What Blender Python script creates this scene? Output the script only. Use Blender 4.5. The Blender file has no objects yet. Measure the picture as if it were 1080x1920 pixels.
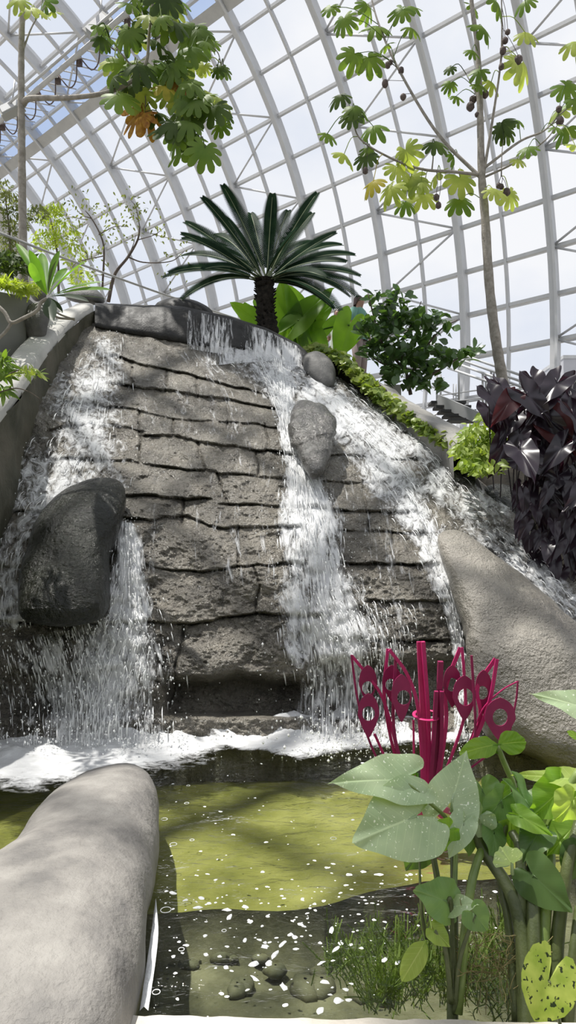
import bpy, math, random
import numpy as np
from mathutils import Vector, Matrix

# ------------------------------------------------------------------ camera, sky, sun, exposure
F = 1231.26                      # focal length in pixels of the 1080x1920 frame
PITCH = 0.053058                 # camera tilts up 3 degrees
CAM = np.array([0.0, 0.0, 1.4])  # 1.4 m over the pool's water (z = 0)
C = bpy.context.scene
COL = C.collection
cd = bpy.data.cameras.new('camera'); co = bpy.data.objects.new('camera', cd); COL.objects.link(co)
cd.sensor_fit = 'VERTICAL'; cd.sensor_height = 36.0; cd.lens = F / 1920 * 36
cd.clip_start = 0.05; cd.clip_end = 300
co.location = CAM; co.rotation_euler = (math.pi / 2 + PITCH, 0, 0)
C.camera = co

w = bpy.data.worlds.new('sky'); C.world = w; w.use_nodes = True
nt = w.node_tree; nt.nodes.clear()
def wn(t, **k):
    n = nt.nodes.new(t)
    for a, b in k.items(): setattr(n, a, b)
    return n
out = wn('ShaderNodeOutputWorld'); bg = wn('ShaderNodeBackground'); bg.inputs[1].default_value = 0.82
tc = wn('ShaderNodeTexCoord'); nz = wn('ShaderNodeTexNoise'); nz.inputs['Scale'].default_value = 2.6
nz.inputs['Detail'].default_value = 5; nz.inputs['Roughness'].default_value = .52
mp = wn('ShaderNodeMapping'); mp.inputs['Scale'].default_value = (1, 1, 1.7); mp.inputs['Location'].default_value = (.3, .2, .55)
rp = wn('ShaderNodeValToRGB')
rp.color_ramp.elements[0].position = .40; rp.color_ramp.elements[0].color = (.74, .79, .89, 1)
rp.color_ramp.elements[1].position = .60; rp.color_ramp.elements[1].color = (.92, .93, .96, 1)
nt.links.new(tc.outputs['Generated'], mp.inputs[0]); nt.links.new(mp.outputs[0], nz.inputs['Vector'])
nt.links.new(nz.outputs[0], rp.inputs[0]); nt.links.new(rp.outputs[0], bg.inputs[0]); nt.links.new(bg.outputs[0], out.inputs[0])

SUNDIR = Vector((-0.27, 0.06, 0.95)).normalized()     # towards the sun: left, a little ahead, high
sl = bpy.data.lights.new('sun', 'SUN'); sl.energy = 4.8; sl.angle = math.radians(0.7); sl.color = (1, .965, .9)
so = bpy.data.objects.new('sun', sl); COL.objects.link(so)
so.rotation_euler = SUNDIR.to_track_quat('Z', 'Y').to_euler(); so.location = (-8, 5, 20)

vs = C.view_settings
vs.view_transform = 'Standard'; vs.look = 'None'; vs.exposure = 0.32; vs.gamma = 1.0; vs.use_curve_mapping = False
C.cycles.max_bounces = 8; C.cycles.diffuse_bounces = 3; C.cycles.glossy_bounces = 3
C.cycles.transmission_bounces = 4; C.cycles.transparent_max_bounces = 24
C.cycles.sample_clamp_indirect = 6.0
C.cycles.caustics_reflective = False; C.cycles.caustics_refractive = False

random.seed(7); rng = np.random.default_rng(7)
cp, sp_ = math.cos(PITCH), math.sin(PITCH)

# ------------------------------------------------------------------ helpers
def ray(px, py):
    px = np.asarray(px, float); py = np.asarray(py, float)
    dx = (px - 540) / F; dv = (960 - py) / F
    return np.stack([dx, cp - dv * sp_, sp_ + dv * cp], -1)
def P(px, py, Y):
    """world point at distance Y in front of the camera"""
    r = ray(px, py); Y = np.asarray(Y, float)
    return CAM + r * (Y / r[..., 1])[..., None]
def W(px, py, z=0.0):
    """world point on the level z"""
    r = ray(px, py)
    return CAM + r * ((z - CAM[2]) / r[..., 2])[..., None]
def V(p): return Vector([float(q) for q in p])
def unit(v):
    v = np.asarray(v, float); return v / (np.linalg.norm(v) + 1e-12)

def _hash(ix, iy, iz, s):
    n = (ix * 374761393 + iy * 668265263 + iz * 2147483647 + s * 974634777) & 0xffffffff
    n = ((n ^ (n >> 13)) * 1274126177) & 0xffffffff
    return ((n ^ (n >> 16)) & 0xffff) / 65535.0
def vnoise(p, s=0):
    p = np.asarray(p, float); i = np.floor(p).astype(np.int64); f = p - i; f = f * f * (3 - 2 * f)
    r = 0
    for a in (0, 1):
        for b in (0, 1):
            for c in (0, 1):
                wgt = (f[..., 0] if a else 1 - f[..., 0]) * (f[..., 1] if b else 1 - f[..., 1]) * (f[..., 2] if c else 1 - f[..., 2])
                r = r + wgt * _hash(i[..., 0] + a, i[..., 1] + b, i[..., 2] + c, s)
    return r * 2 - 1
def fbm(p, o=4, s=0):
    p = np.asarray(p, float); r = 0; a = 1; t = 0
    for k in range(o):
        r = r + a * vnoise(p * 2 ** k + 17.3 * k, s + k); t += a; a *= .5
    return r / t

def wpos(o):
    v = np.zeros(3)
    while o is not None:
        v += np.array(o.location); o = o.parent
    return v
def obj(name, verts, faces, mat, parent=None, smooth=True, origin=None):
    """one mesh object from world-space vertices"""
    verts = np.asarray(verts, float).reshape(-1, 3)
    if parent is not None: org = wpos(parent)
    else: org = np.asarray(origin if origin is not None else (verts[:, 0].mean(), verts[:, 1].mean(), verts[:, 2].min()), float)
    me = bpy.data.meshes.new(name)
    me.from_pydata((verts - org).tolist(), [], faces if isinstance(faces, list) else faces.tolist())
    if smooth: me.polygons.foreach_set('use_smooth', [True] * len(me.polygons))
    me.materials.append(mat); me.update()
    o = bpy.data.objects.new(name, me); COL.objects.link(o)
    if parent is not None: o.parent = parent
    else: o.location = org
    return o
def tag(o, label, cat=None, group=None, kind=None):
    o['label'] = label
    if cat: o['category'] = cat
    if group: o['group'] = group
    if kind: o['kind'] = kind
    return o
def thing(name, label, cat, loc, group=None):
    o = bpy.data.objects.new(name, None); COL.objects.link(o); o.location = V(loc); o.empty_display_size = .1
    return tag(o, label, cat, group)
def struct(name, verts, faces, mat, label=None, smooth=False):
    o = obj(name, verts, faces, mat, None, smooth); o['kind'] = 'structure'
    if label: o['label'] = label
    return o

class G:
    """collects shapes for ONE mesh"""
    def __init__(s): s.v = []; s.f = []; s.n = 0
    def add(s, v, f):
        v = np.asarray(v, float).reshape(-1, 3); s.v.append(v)
        s.f += [[int(i) + s.n for i in q] for q in f]; s.n += len(v); return s
    def tube(s, pts, r, n=8, cap=True, sq=None):
        pts = np.asarray(pts, float); m = len(pts); r = np.broadcast_to(np.asarray(r, float), (m,))
        t = np.gradient(pts, axis=0); t /= (np.linalg.norm(t, axis=1)[:, None] + 1e-12)
        ref = np.array([0, 0, 1.]) if abs(t[:, 2]).mean() < .8 else np.array([0, 1., 0])
        vs_ = []; prev = None
        for i in range(m):
            a = np.cross(t[i], ref) if prev is None else prev - t[i] * (prev @ t[i])
            a = unit(a); b = np.cross(t[i], a); prev = a
            if sq is None:
                an = np.arange(n) * 2 * math.pi / n
                vs_.append(pts[i] + r[i] * (np.cos(an)[:, None] * a + np.sin(an)[:, None] * b))
            else:
                q = np.array([[1, 1], [-1, 1], [-1, -1], [1, -1]]) * np.array([sq[0], sq[1]])
                vs_.append(pts[i] + r[i] * (q[:, :1] * a + q[:, 1:] * b))
        if sq is not None: n = 4
        v = np.concatenate(vs_); f = []
        for i in range(m - 1):
            for k in range(n):
                f.append([i * n + k, i * n + (k + 1) % n, (i + 1) * n + (k + 1) % n, (i + 1) * n + k])
        if cap: f.append(list(range(n))[::-1]); f.append(list(range((m - 1) * n, m * n)))
        return s.add(v, f)
    def grid(s, A, closed=False):
        A = np.asarray(A); h, w_ = A.shape[:2]; f = []
        for i in range(h - 1):
            for j in range(w_ if closed else w_ - 1):
                f.append([i * w_ + j, i * w_ + (j + 1) % w_, (i + 1) * w_ + (j + 1) % w_, (i + 1) * w_ + j])
        return s.add(A.reshape(-1, 3), f)
    def box(s, c, h, ax=None):
        c = np.asarray(c, float); h = np.asarray(h, float)
        q = np.array([[x, y, z] for x in (-1, 1) for y in (-1, 1) for z in (-1, 1)]) * h
        if ax is not None: q = q @ np.asarray(ax)
        return s.add(q + c, [[0, 1, 3, 2], [4, 6, 7, 5], [0, 4, 5, 1], [2, 3, 7, 6], [0, 2, 6, 4], [1, 5, 7, 3]])
    def build(s, name, mat, parent=None, smooth=True, origin=None):
        return obj(name, np.concatenate(s.v), s.f, mat, parent, smooth, origin)

def spline(pts, n):
    """Catmull-Rom through the points"""
    p = np.asarray(pts, float); m = len(p)
    if m == 2: return p[0] + (p[1] - p[0]) * np.linspace(0, 1, n)[:, None]
    q = np.vstack([2 * p[0] - p[1], p, 2 * p[-1] - p[-2]]); o = []
    for u in np.linspace(0, m - 1, n):
        i = min(int(u), m - 2); t = u - i; a, b, c, d = q[i:i + 4]
        o.append(.5 * ((2 * b) + (-a + c) * t + (2 * a - 5 * b + 4 * c - d) * t * t + (-a + 3 * b - 3 * c + d) * t ** 3))
    return np.array(o)

# ------------------------------------------------------------------ materials
def newmat(name):
    m = bpy.data.materials.new(name); m.use_nodes = True; t = m.node_tree; t.nodes.clear()
    o = t.nodes.new('ShaderNodeOutputMaterial'); return m, t, o
def noise(t, scale, detail=4, rough=.55, vec=None, dist=0):
    n = t.nodes.new('ShaderNodeTexNoise'); n.inputs['Scale'].default_value = scale; n.inputs['Detail'].default_value = detail
    n.inputs['Roughness'].default_value = rough; n.inputs['Distortion'].default_value = dist
    if vec is not None: t.links.new(vec, n.inputs['Vector'])
    return n
def ramp(t, fac, stops):
    r = t.nodes.new('ShaderNodeValToRGB'); e = r.color_ramp.elements
    while len(e) < len(stops): e.new(.5)
    for q, (p, c) in zip(e, stops):
        q.position = p; q.color = (c[0], c[1], c[2], 1) if not isinstance(c, (int, float)) else (c, c, c, 1)
    t.links.new(fac, r.inputs[0]); return r
def ocoord(t):
    g = t.nodes.new('ShaderNodeNewGeometry'); return g.outputs['Position']
def solid(name, stops, scale=4, rough=.6, bump=0, bscale=20, detail=5, spec=.5, rough2=None, metallic=0, bump2=0, bscale2=80, coat=0, dist=.02):
    m, t, o = newmat(name); p = t.nodes.new('ShaderNodeBsdfPrincipled'); v = ocoord(t)
    n = noise(t, scale, detail, .6, v)
    if len(stops) == 1: p.inputs['Base Color'].default_value = (*stops[0], 1)
    else:
        k = len(stops); r = ramp(t, n.outputs[0], [(.32 + .36 * i / (k - 1), c) for i, c in enumerate(stops)])
        t.links.new(r.outputs[0], p.inputs['Base Color'])
    p.inputs['Roughness'].default_value = rough; p.inputs['Metallic'].default_value = metallic
    p.inputs['Specular IOR Level'].default_value = spec; p.inputs['Coat Weight'].default_value = coat
    if rough2 is not None:
        n2 = noise(t, scale * 1.7, 3, .6, v); r2 = ramp(t, n2.outputs[0], [(.35, rough), (.65, rough2)])
        t.links.new(r2.outputs[0], p.inputs['Roughness'])
    if bump:
        b = t.nodes.new('ShaderNodeBump'); b.inputs['Strength'].default_value = bump; b.inputs['Distance'].default_value = dist
        n3 = noise(t, bscale, 5, .62, v); t.links.new(n3.outputs[0], b.inputs['Height'])
        if bump2:
            b2 = t.nodes.new('ShaderNodeBump'); b2.inputs['Strength'].default_value = bump2; b2.inputs['Distance'].default_value = dist * .4
            n4 = noise(t, bscale2, 3, .6, v); t.links.new(n4.outputs[0], b2.inputs['Height']); t.links.new(b.outputs[0], b2.inputs['Normal'])
            b = b2
        t.links.new(b.outputs[0], p.inputs['Normal'])
        if coat: t.links.new(b.outputs[0], p.inputs['Coat Normal']); p.inputs['Coat Roughness'].default_value = .16
    t.links.new(p.outputs[0], o.inputs[0]); return m
def leafmat(name, c1, c2, trans=.45, rough=.4, gloss=.08, scale=6, spots=None, tcol=None, vein=None):
    m, t, o = newmat(name); v = ocoord(t)
    n = noise(t, scale, 3, .5, v); r = ramp(t, n.outputs[0], [(.35, c1), (.65, c2)])
    col = r.outputs[0]
    if spots:
        n2 = noise(t, spots[0], 2, .5, v); r2 = ramp(t, n2.outputs[0], [(spots[1], 0.), (spots[1] + .03, 1.)])
        mx = t.nodes.new('ShaderNodeMixRGB'); t.links.new(r2.outputs[0], mx.inputs[0]); t.links.new(col, mx.inputs[1])
        mx.inputs[2].default_value = (*spots[2], 1); col = mx.outputs[0]
    if vein:
        at = t.nodes.new('ShaderNodeAttribute'); at.attribute_name = 'flow'; sx = t.nodes.new('ShaderNodeSeparateXYZ'); t.links.new(at.outputs['Vector'], sx.inputs[0])
        def mth(op, a, b=None, c=None):
            q = t.nodes.new('ShaderNodeMath'); q.operation = op
            for i, z in enumerate((a, b, c)):
                if z is None: continue
                if isinstance(z, (int, float)): q.inputs[i].default_value = z
                else: t.links.new(z, q.inputs[i])
            return q.outputs[0]
        ay = mth('ABSOLUTE', sx.outputs[1]); mid = mth('LESS_THAN', ay, .012)
        ph = mth('MULTIPLY_ADD', ay, -.9, sx.outputs[0]); fr_ = mth('FRACT', mth('MULTIPLY', ph, 7.0)); lat = mth('MULTIPLY', mth('LESS_THAN', fr_, .07), .6)
        vv = mth('MAXIMUM', mid, lat); mv = t.nodes.new('ShaderNodeMixRGB'); t.links.new(mth('MULTIPLY', vv, .75), mv.inputs[0]); t.links.new(col, mv.inputs[1]); mv.inputs[2].default_value = (*vein, 1); col = mv.outputs[0]
    d = t.nodes.new('ShaderNodeBsdfDiffuse'); tr = t.nodes.new('ShaderNodeBsdfTranslucent'); g = t.nodes.new('ShaderNodeBsdfGlossy')
    g.inputs['Roughness'].default_value = rough
    t.links.new(col, d.inputs[0])
    if tcol is None:
        hs = t.nodes.new('ShaderNodeMixRGB'); hs.blend_type = 'MULTIPLY'; hs.inputs[0].default_value = 1
        t.links.new(col, hs.inputs[1]); hs.inputs[2].default_value = (1.5, 1.6, .55, 1); t.links.new(hs.outputs[0], tr.inputs[0])
    else: tr.inputs[0].default_value = (*tcol, 1)
    m1 = t.nodes.new('ShaderNodeMixShader'); m1.inputs[0].default_value = trans
    t.links.new(d.outputs[0], m1.inputs[1]); t.links.new(tr.outputs[0], m1.inputs[2])
    m2 = t.nodes.new('ShaderNodeMixShader'); lw = t.nodes.new('ShaderNodeLayerWeight'); lw.inputs[0].default_value = .5
    pw = t.nodes.new('ShaderNodeMath'); pw.operation = 'POWER'; pw.inputs[1].default_value = 4; t.links.new(lw.outputs['Facing'], pw.inputs[0])
    ma = t.nodes.new('ShaderNodeMath'); ma.operation = 'MULTIPLY_ADD'; ma.inputs[1].default_value = gloss * 2; ma.inputs[2].default_value = gloss * .35
    t.links.new(pw.outputs[0], ma.inputs[0]); t.links.new(ma.outputs[0], m2.inputs[0])
    t.links.new(m1.outputs[0], m2.inputs[1]); t.links.new(g.outputs[0], m2.inputs[2])
    t.links.new(m2.outputs[0], o.inputs[0]); return m
def watermat(name, su, sv, contrast=.10, white=(.93, .94, .95)):
    """white water: noise in the flow's own coordinates decides where there is foam, the rest is a clear wet film"""
    m, t, o = newmat(name)
    uv = t.nodes.new('ShaderNodeAttribute'); uv.attribute_name = 'flow'
    at = t.nodes.new('ShaderNodeAttribute'); at.attribute_name = 'dens'
    mpg = t.nodes.new('ShaderNodeMapping'); mpg.inputs['Scale'].default_value = (su, sv, 1)
    t.links.new(uv.outputs['Vector'], mpg.inputs[0])
    n = noise(t, 1, 9, .74, mpg.outputs[0], .9)
    n2 = noise(t, .22, 3, .5, mpg.outputs[0], .5)
    a1 = t.nodes.new('ShaderNodeMath'); a1.operation = 'ADD'; t.links.new(n.outputs[0], a1.inputs[0])
    a0 = t.nodes.new('ShaderNodeMath'); a0.operation = 'MULTIPLY_ADD'; a0.inputs[1].default_value = .45; a0.inputs[2].default_value = -.225
    t.links.new(n2.outputs[0], a0.inputs[0]); t.links.new(a0.outputs[0], a1.inputs[1])
    # threshold 0.78 - 0.5*dens
    th = t.nodes.new('ShaderNodeMath'); th.operation = 'MULTIPLY_ADD'; th.inputs[1].default_value = .46; th.inputs[2].default_value = -.665
    t.links.new(at.outputs['Fac'], th.inputs[0])
    s = t.nodes.new('ShaderNodeMath'); s.operation = 'ADD'; t.links.new(a1.outputs[0], s.inputs[0]); t.links.new(th.outputs[0], s.inputs[1])
    mr = t.nodes.new('ShaderNodeMapRange'); mr.inputs['From Min'].default_value = 0; mr.inputs['From Max'].default_value = contrast * 1.5
    t.links.new(s.outputs[0], mr.inputs['Value'])
    edge = t.nodes.new('ShaderNodeMapRange'); edge.inputs['From Max'].default_value = .12; t.links.new(at.outputs['Fac'], edge.inputs['Value'])
    al = t.nodes.new('ShaderNodeMath'); al.operation = 'MULTIPLY'; t.links.new(mr.outputs[0], al.inputs[0]); t.links.new(edge.outputs[0], al.inputs[1])
    al2 = t.nodes.new('ShaderNodeMath'); al2.operation = 'MULTIPLY'; al2.inputs[1].default_value = .82; t.links.new(al.outputs[0], al2.inputs[0])
    p = t.nodes.new('ShaderNodeBsdfPrincipled'); p.inputs['Base Color'].default_value = (*white, 1); p.inputs['Roughness'].default_value = .25
    b = t.nodes.new('ShaderNodeBump'); b.inputs['Strength'].default_value = .8; b.inputs['Distance'].default_value = .035
    t.links.new(n.outputs[0], b.inputs['Height']); t.links.new(b.outputs[0], p.inputs['Normal'])
    tr = t.nodes.new('ShaderNodeBsdfTransparent'); mx = t.nodes.new('ShaderNodeMixShader')
    t.links.new(al2.outputs[0], mx.inputs[0]); t.links.new(tr.outputs[0], mx.inputs[1]); t.links.new(p.outputs[0], mx.inputs[2])
    t.links.new(mx.outputs[0], o.inputs[0]); return m
def glassmat(name, tint, ior=1.33, rough=.03, bump=0, bscale=8, gcol=(1, 1, 1), ribs=None):
    m, t, o = newmat(name); tr = t.nodes.new('ShaderNodeBsdfTransparent'); tr.inputs[0].default_value = (*tint, 1)
    g = t.nodes.new('ShaderNodeBsdfGlossy'); g.inputs['Roughness'].default_value = rough; g.inputs[0].default_value = (*gcol, 1)
    fr = t.nodes.new('ShaderNodeFresnel') if bump else t.nodes.new('ShaderNodeLayerWeight'); fr.inputs[0].default_value = ior if bump else .04
    if bump:
        v = ocoord(t); mpg = t.nodes.new('ShaderNodeMapping'); mpg.inputs['Scale'].default_value = (1, 1.7, 1); t.links.new(v, mpg.inputs[0])
        n = noise(t, bscale, 4, .6, mpg.outputs[0], .4); b = t.nodes.new('ShaderNodeBump'); b.inputs['Strength'].default_value = bump; b.inputs['Distance'].default_value = .05
        t.links.new(n.outputs[0], b.inputs['Height']); t.links.new(b.outputs[0], g.inputs['Normal']); t.links.new(b.outputs[0], fr.inputs['Normal'])
    mx = t.nodes.new('ShaderNodeMixShader'); t.links.new(fr.outputs[0], mx.inputs[0]); t.links.new(tr.outputs[0], mx.inputs[1]); t.links.new(g.outputs[0], mx.inputs[2])
    t.links.new(mx.outputs[0], o.inputs[0]); return m

M = {}
M['white_steel'] = solid('white_steel', [(.54, .55, .565), (.60, .60, .61)], 3, .45)
M['grey_steel'] = solid('grey_steel', [(.42, .42, .42), (.5, .5, .49)], 3, .5)
M['glazing'] = glassmat('glazing', (.985, .987, .99), 1.12, .05)
M['blue_glazing'] = glassmat('blue_glazing', (.62, .72, .90), 1.2, .1)
M['wet_rock'] = solid('wet_rock', [(.08, .073, .058), (.22, .202, .168), (.35, .32, .265)], 2.6, .2, 1, 22, 10, .6, .4, bump2=1, bscale2=55, dist=.07, coat=0.35)
M['dark_wet'] = solid('dark_wet', [(.005, .006, .004), (.017, .019, .012)], 3, .22, 1, 14, 6, .22, .35, bump2=.8, bscale2=45, dist=.05, coat=0.3)
M['lip'] = solid('lip', [(.018, .018, .018), (.042, .041, .039)], 3, .45, .5, 18, 6, .25, .7, bump2=.4)
M['boulder_wet'] = solid('boulder_wet', [(.035, .034, .03), (.10, .094, .083)], 4, .2, 1, 14, 6, .45, .35, bump2=.8, bscale2=55, dist=.04, coat=0.6)
M['boulder_grey'] = solid('boulder_grey', [(.07, .07, .068), (.14, .137, .13)], 5, .6, .5, 20, 6, .4, bump2=.3)
M['boulder_dry'] = solid('boulder_dry', [(.15, .143, .135), (.23, .217, .20), (.30, .285, .262)], 5, .65, .6, 9, 9, .35, bump2=.4, bscale2=60, dist=.03)
M['slab'] = solid('slab', [(.11, .10, .085), (.21, .195, .165), (.31, .285, .245)], 1.8, .28, 1, 14, 8, .5, .55, bump2=1, bscale2=60, dist=.035, coat=0.3)
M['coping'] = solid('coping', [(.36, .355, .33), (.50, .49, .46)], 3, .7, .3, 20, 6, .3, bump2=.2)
M['coping_side_shade'] = solid('coping_side_shade', [(.035, .037, .022), (.075, .073, .05), (.11, .10, .075)], 3, .6, .7, 12, 6, .3, bump2=.4)  # side face of the coping; its shade is put into this dark colour
M['planter'] = solid('planter', [(.14, .14, .13), (.21, .21, .195)], 1.2, .75, .2, 30, 5, .3)
M['rim_stone'] = solid('rim_stone', [(.17, .165, .15), (.33, .32, .30)], 3, .65, .8, 8, 6, .3, bump2=.4)
M['ledge'] = solid('ledge', [(.5, .46, .40), (.68, .64, .57)], 5, .7, .4, 25, 6, .3)
M['ground'] = solid('ground', [(.20, .19, .16), (.30, .28, .24)], 1, .9)
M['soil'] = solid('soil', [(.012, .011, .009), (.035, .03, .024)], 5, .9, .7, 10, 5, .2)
M['terrace'] = solid('terrace', [(.42, .41, .39), (.5, .49, .46)], 2, .8)
M['algae'] = solid('algae', [(.12, .125, .032), (.21, .21, .065), (.32, .31, .12)], 2.3, .9, .3, 6, 8, .2)
M['deep'] = solid('deep', [(.05, .052, .036), (.12, .118, .085), (.20, .195, .145)], 4, .9, .5, 10, 7, .2)
M['pebble'] = solid('pebble', [(.06, .065, .045), (.15, .145, .10)], 6, .7)
M['bark'] = solid('bark', [(.22, .20, .17), (.38, .35, .31)], 12, .8, .5, 40, 5, .2)
M['bark_dark'] = solid('bark_dark', [(.09, .07, .06), (.17, .14, .12)], 12, .8, .5, 40, 5, .2)
M['cycad_trunk'] = solid('cycad_trunk', [(.010, .009, .008), (.045, .038, .03)], 18, .9, 1, 30, 5, .2, dist=.03)
M['cycad'] = leafmat('cycad', (.008, .022, .012), (.018, .040, .020), .12, .45, .015)
M['rachis'] = solid('rachis', [(.16, .20, .10), (.22, .26, .14)], 8, .5)
M['cecropia'] = leafmat('cecropia', (.10, .17, .035), (.16, .23, .05), .5, .45, .05, 3)
M['cecropia_pale'] = leafmat('cecropia_pale', (.28, .34, .09), (.42, .46, .15), .5, .45, .05, 3)
M['cecropia_dark'] = leafmat('cecropia_dark', (.045, .075, .02), (.08, .12, .035), .4, .45, .05, 3)  # darker copy; backlit shade of clumped crown leaves is put into the colour
M['cecropia_dry'] = leafmat('cecropia_dry', (.20, .08, .03), (.38, .20, .05), .35, .5, .03, 14)
M['cecropia_yellow'] = leafmat('cecropia_yellow', (.30, .27, .05), (.40, .33, .07), .5, .5, .03, 8)
M['pod'] = solid('pod', [(.06, .045, .04), (.16, .12, .11)], 30, .8, .6, 60)
M['banana'] = leafmat('banana', (.10, .20, .03), (.16, .28, .045), .6, .4, .06, 2)
M['clusia'] = leafmat('clusia', (.05, .10, .035), (.10, .18, .06), .35, .28, .12, 3)
M['ivy'] = leafmat('ivy', (.12, .19, .035), (.30, .36, .09), .35, .4, .08, 5)
M['lime'] = leafmat('lime', (.20, .29, .05), (.36, .44, .12), .4, .4, .08, 4)
M['chartreuse'] = leafmat('chartreuse', (.26, .34, .05), (.42, .48, .09), .5, .45, .04, 5)
M['olive'] = leafmat('olive', (.10, .12, .05), (.22, .24, .11), .45, .5, .04, 2)
M['purple'] = leafmat('purple', (.011, .008, .014), (.026, .018, .028), .15, .32, .15, 5, tcol=(.12, .02, .05))
M['purple_red'] = leafmat('purple_red', (.06, .018, .022), (.10, .03, .035), .4, .4, .08, 5, tcol=(.2, .03, .04))
M['plumeria'] = leafmat('plumeria', (.10, .21, .035), (.16, .29, .05), .5, .4, .03, 4)
M['plumeria_dark'] = leafmat('plumeria_dark', (.03, .045, .03), (.05, .065, .045), .3, .35, .08, 4)
M['leaf_pale'] = leafmat('leaf_pale', (.36, .47, .28), (.46, .56, .36), .3, .4, .12, 9, spots=(110, .66, (.85, .9, .8)), vein=(.55,.66,.42))
M['leaf_mid'] = leafmat('leaf_mid', (.16, .28, .10), (.25, .38, .15), .4, .35, .07, 7, vein=(.26,.38,.18))
M['leaf_bright'] = leafmat('leaf_bright', (.18, .34, .04), (.28, .44, .07), .6, .4, .06, 9, vein=(.40,.55,.12))
M['leaf_dark'] = leafmat('leaf_dark', (.06, .12, .035), (.11, .18, .06), .45, .35, .06, 7, vein=(.12,.19,.08))
M['leaf_yellow'] = leafmat('leaf_yellow', (.34, .46, .10), (.46, .56, .16), .55, .45, .05, 9, vein=(.6,.68,.28))
M['leaf_variegated'] = leafmat('leaf_variegated', (.30, .40, .07), (.48, .55, .14), .5, .4, .06, 20, spots=(70, .60, (.035, .05, .025)))
M['petiole'] = solid('petiole', [(.13, .19, .05), (.24, .31, .09)], 12, .35, .1, 40)
M['petiole_dark'] = solid('petiole_dark', [(.045, .06, .02), (.10, .12, .045)], 10, .4, .2, 40)
M['weed'] = leafmat('weed', (.13, .20, .05), (.25, .33, .09), .35, .5, .04, 9)
M['weed_dry'] = leafmat('weed_dry', (.24, .20, .09), (.40, .34, .18), .3, .5, .04, 9)
M['magenta'] = solid('magenta', [(.46, .018, .12), (.56, .03, .17)], 9, .42, 0, spec=.4)
M['magenta_shade'] = solid('magenta_shade', [(.24, .012, .075), (.32, .02, .10)], 9, .45, 0, spec=.4)  # shaded copy of the same paint, the shade is in the colour
M['pink_base'] = solid('pink_base', [(.72, .06, .22), (.85, .14, .34)], 9, .4)
M['foam'] = solid('foam', [(.82, .84, .84), (.95, .95, .95)], 20, .5, .8, 30, dist=.02)
M['skin'] = solid('skin', [(.35, .2, .15)], 4, .5)
M['hair'] = solid('hair', [(.05, .025, .022)], 4, .5)
M['teal'] = solid('teal', [(.14, .30, .25)], 4, .8)
M['sage'] = solid('sage', [(.42, .47, .38)], 4, .8)
M['trousers'] = solid('trousers', [(.24, .19, .18)], 4, .8)
M['dark_cloth'] = solid('dark_cloth', [(.03, .03, .035)], 4, .8)
M['tread'] = solid('tread', [(.05, .05, .05), (.08, .08, .08)], 4, .7)
M['fixture'] = solid('fixture', [(.32, .32, .30)], 4, .5)
M['city'] = solid('city', [(.38, .38, .40), (.5, .5, .52)], .3, .9)

# ------------------------------------------------------------------ the conservatory's vaulted glass roof
R = 10.7; AZ = 0.874279; LAT = -0.495098 * R; ZC = 0.522153 * R + 1.4; S = 0.214796 * R; S0 = 0.469666 * R
DP = 0.104241; F0 = -0.0581
AX = np.array([-math.sin(AZ), math.cos(AZ), 0]); NX = np.array([math.cos(AZ), math.sin(AZ), 0])
def vault(k, q, r=R):
    """point at rib number k and purlin number q"""
    s = S0 + k * S; ph = F0 + q * DP
    return s * AX + (r * math.cos(ph) - LAT) * NX + np.array([0, 0, ZC + r * math.sin(ph)])
Q0, Q1, K0, K1 = -5, 21, -4, 11
n_trim = 0
def nm():
    global n_trim
    n_trim += 1; return 'trim_%d' % n_trim
for k in range(K0, K1 + 1):
    g = G()
    qs = np.linspace(Q0, Q1, 60)
    g.tube([vault(k, q, R + .02) for q in qs], 1, sq=(.085, .13))
    g.tube([vault(k + .055, q, R + .36) for q in qs], 1, sq=(.04, .06))
    g.tube([vault(k - .035, q, R - .16) for q in qs], 1, sq=(.03, .03))
    for q in range(Q0, Q1, 1):
        g.tube([vault(k, q, R + .1), vault(k + .055, q, R + .36)], .022, 5)
    g.build(nm(), M['white_steel'], None, False)['kind'] = 'structure'
for k in range(K0, K1):
    g = G(); g.tube([vault(k + .5, q, R + .05) for q in np.linspace(Q0, Q1, 60)], 1, sq=(.032, .06))
    g.build(nm(), M['white_steel'], None, False)['kind'] = 'structure'
for q in range(Q0, Q1 + 1):
    g = G(); ks = np.linspace(K0 - .2, K1 + .2, 3)
    g.tube([vault(k, q, R + .05) for k in ks], 1, sq=(.040, .045))
    g.tube([vault(k, q + .02, R + .34) for k in ks], 1, sq=(.02, .02))
    g.build(nm(), M['white_steel'], None, False)['kind'] = 'structure'
for k in range(K0 + 1, K1, 2):
    g = G()
    for q in range(Q0, Q1 + 1):
        a = k if q % 2 else k + 1; b = k + 1 if q % 2 else k
        if q < Q1: g.tube([vault(a, q, R - .02), vault(b, q + 1, R - .02)], .028, 6)
    g.build(nm(), M['white_steel'])['kind'] = 'structure'
A = np.array([[vault(k, q, R + .17) for k in np.linspace(K0 - .3, K1 + .3, 12)] for q in np.linspace(Q0, 9.6, 44)])
G().grid(A).build('window_1', M['glazing'])['kind'] = 'structure'
A = np.array([[vault(k, q, R + .17) for k in np.linspace(K0 - .3, K1 + .3, 12)] for q in np.linspace(9.6, 10.8, 5)])
G().grid(A).build('window_2', M['blue_glazing'])['kind'] = 'structure'
A = np.array([[vault(k, q, R + .17) for k in np.linspace(K0 - .3, K1 + .3, 12)] for q in np.linspace(10.8, Q1, 36)])
G().grid(A).build('window_3', M['glazing'])['kind'] = 'structure'
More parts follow.
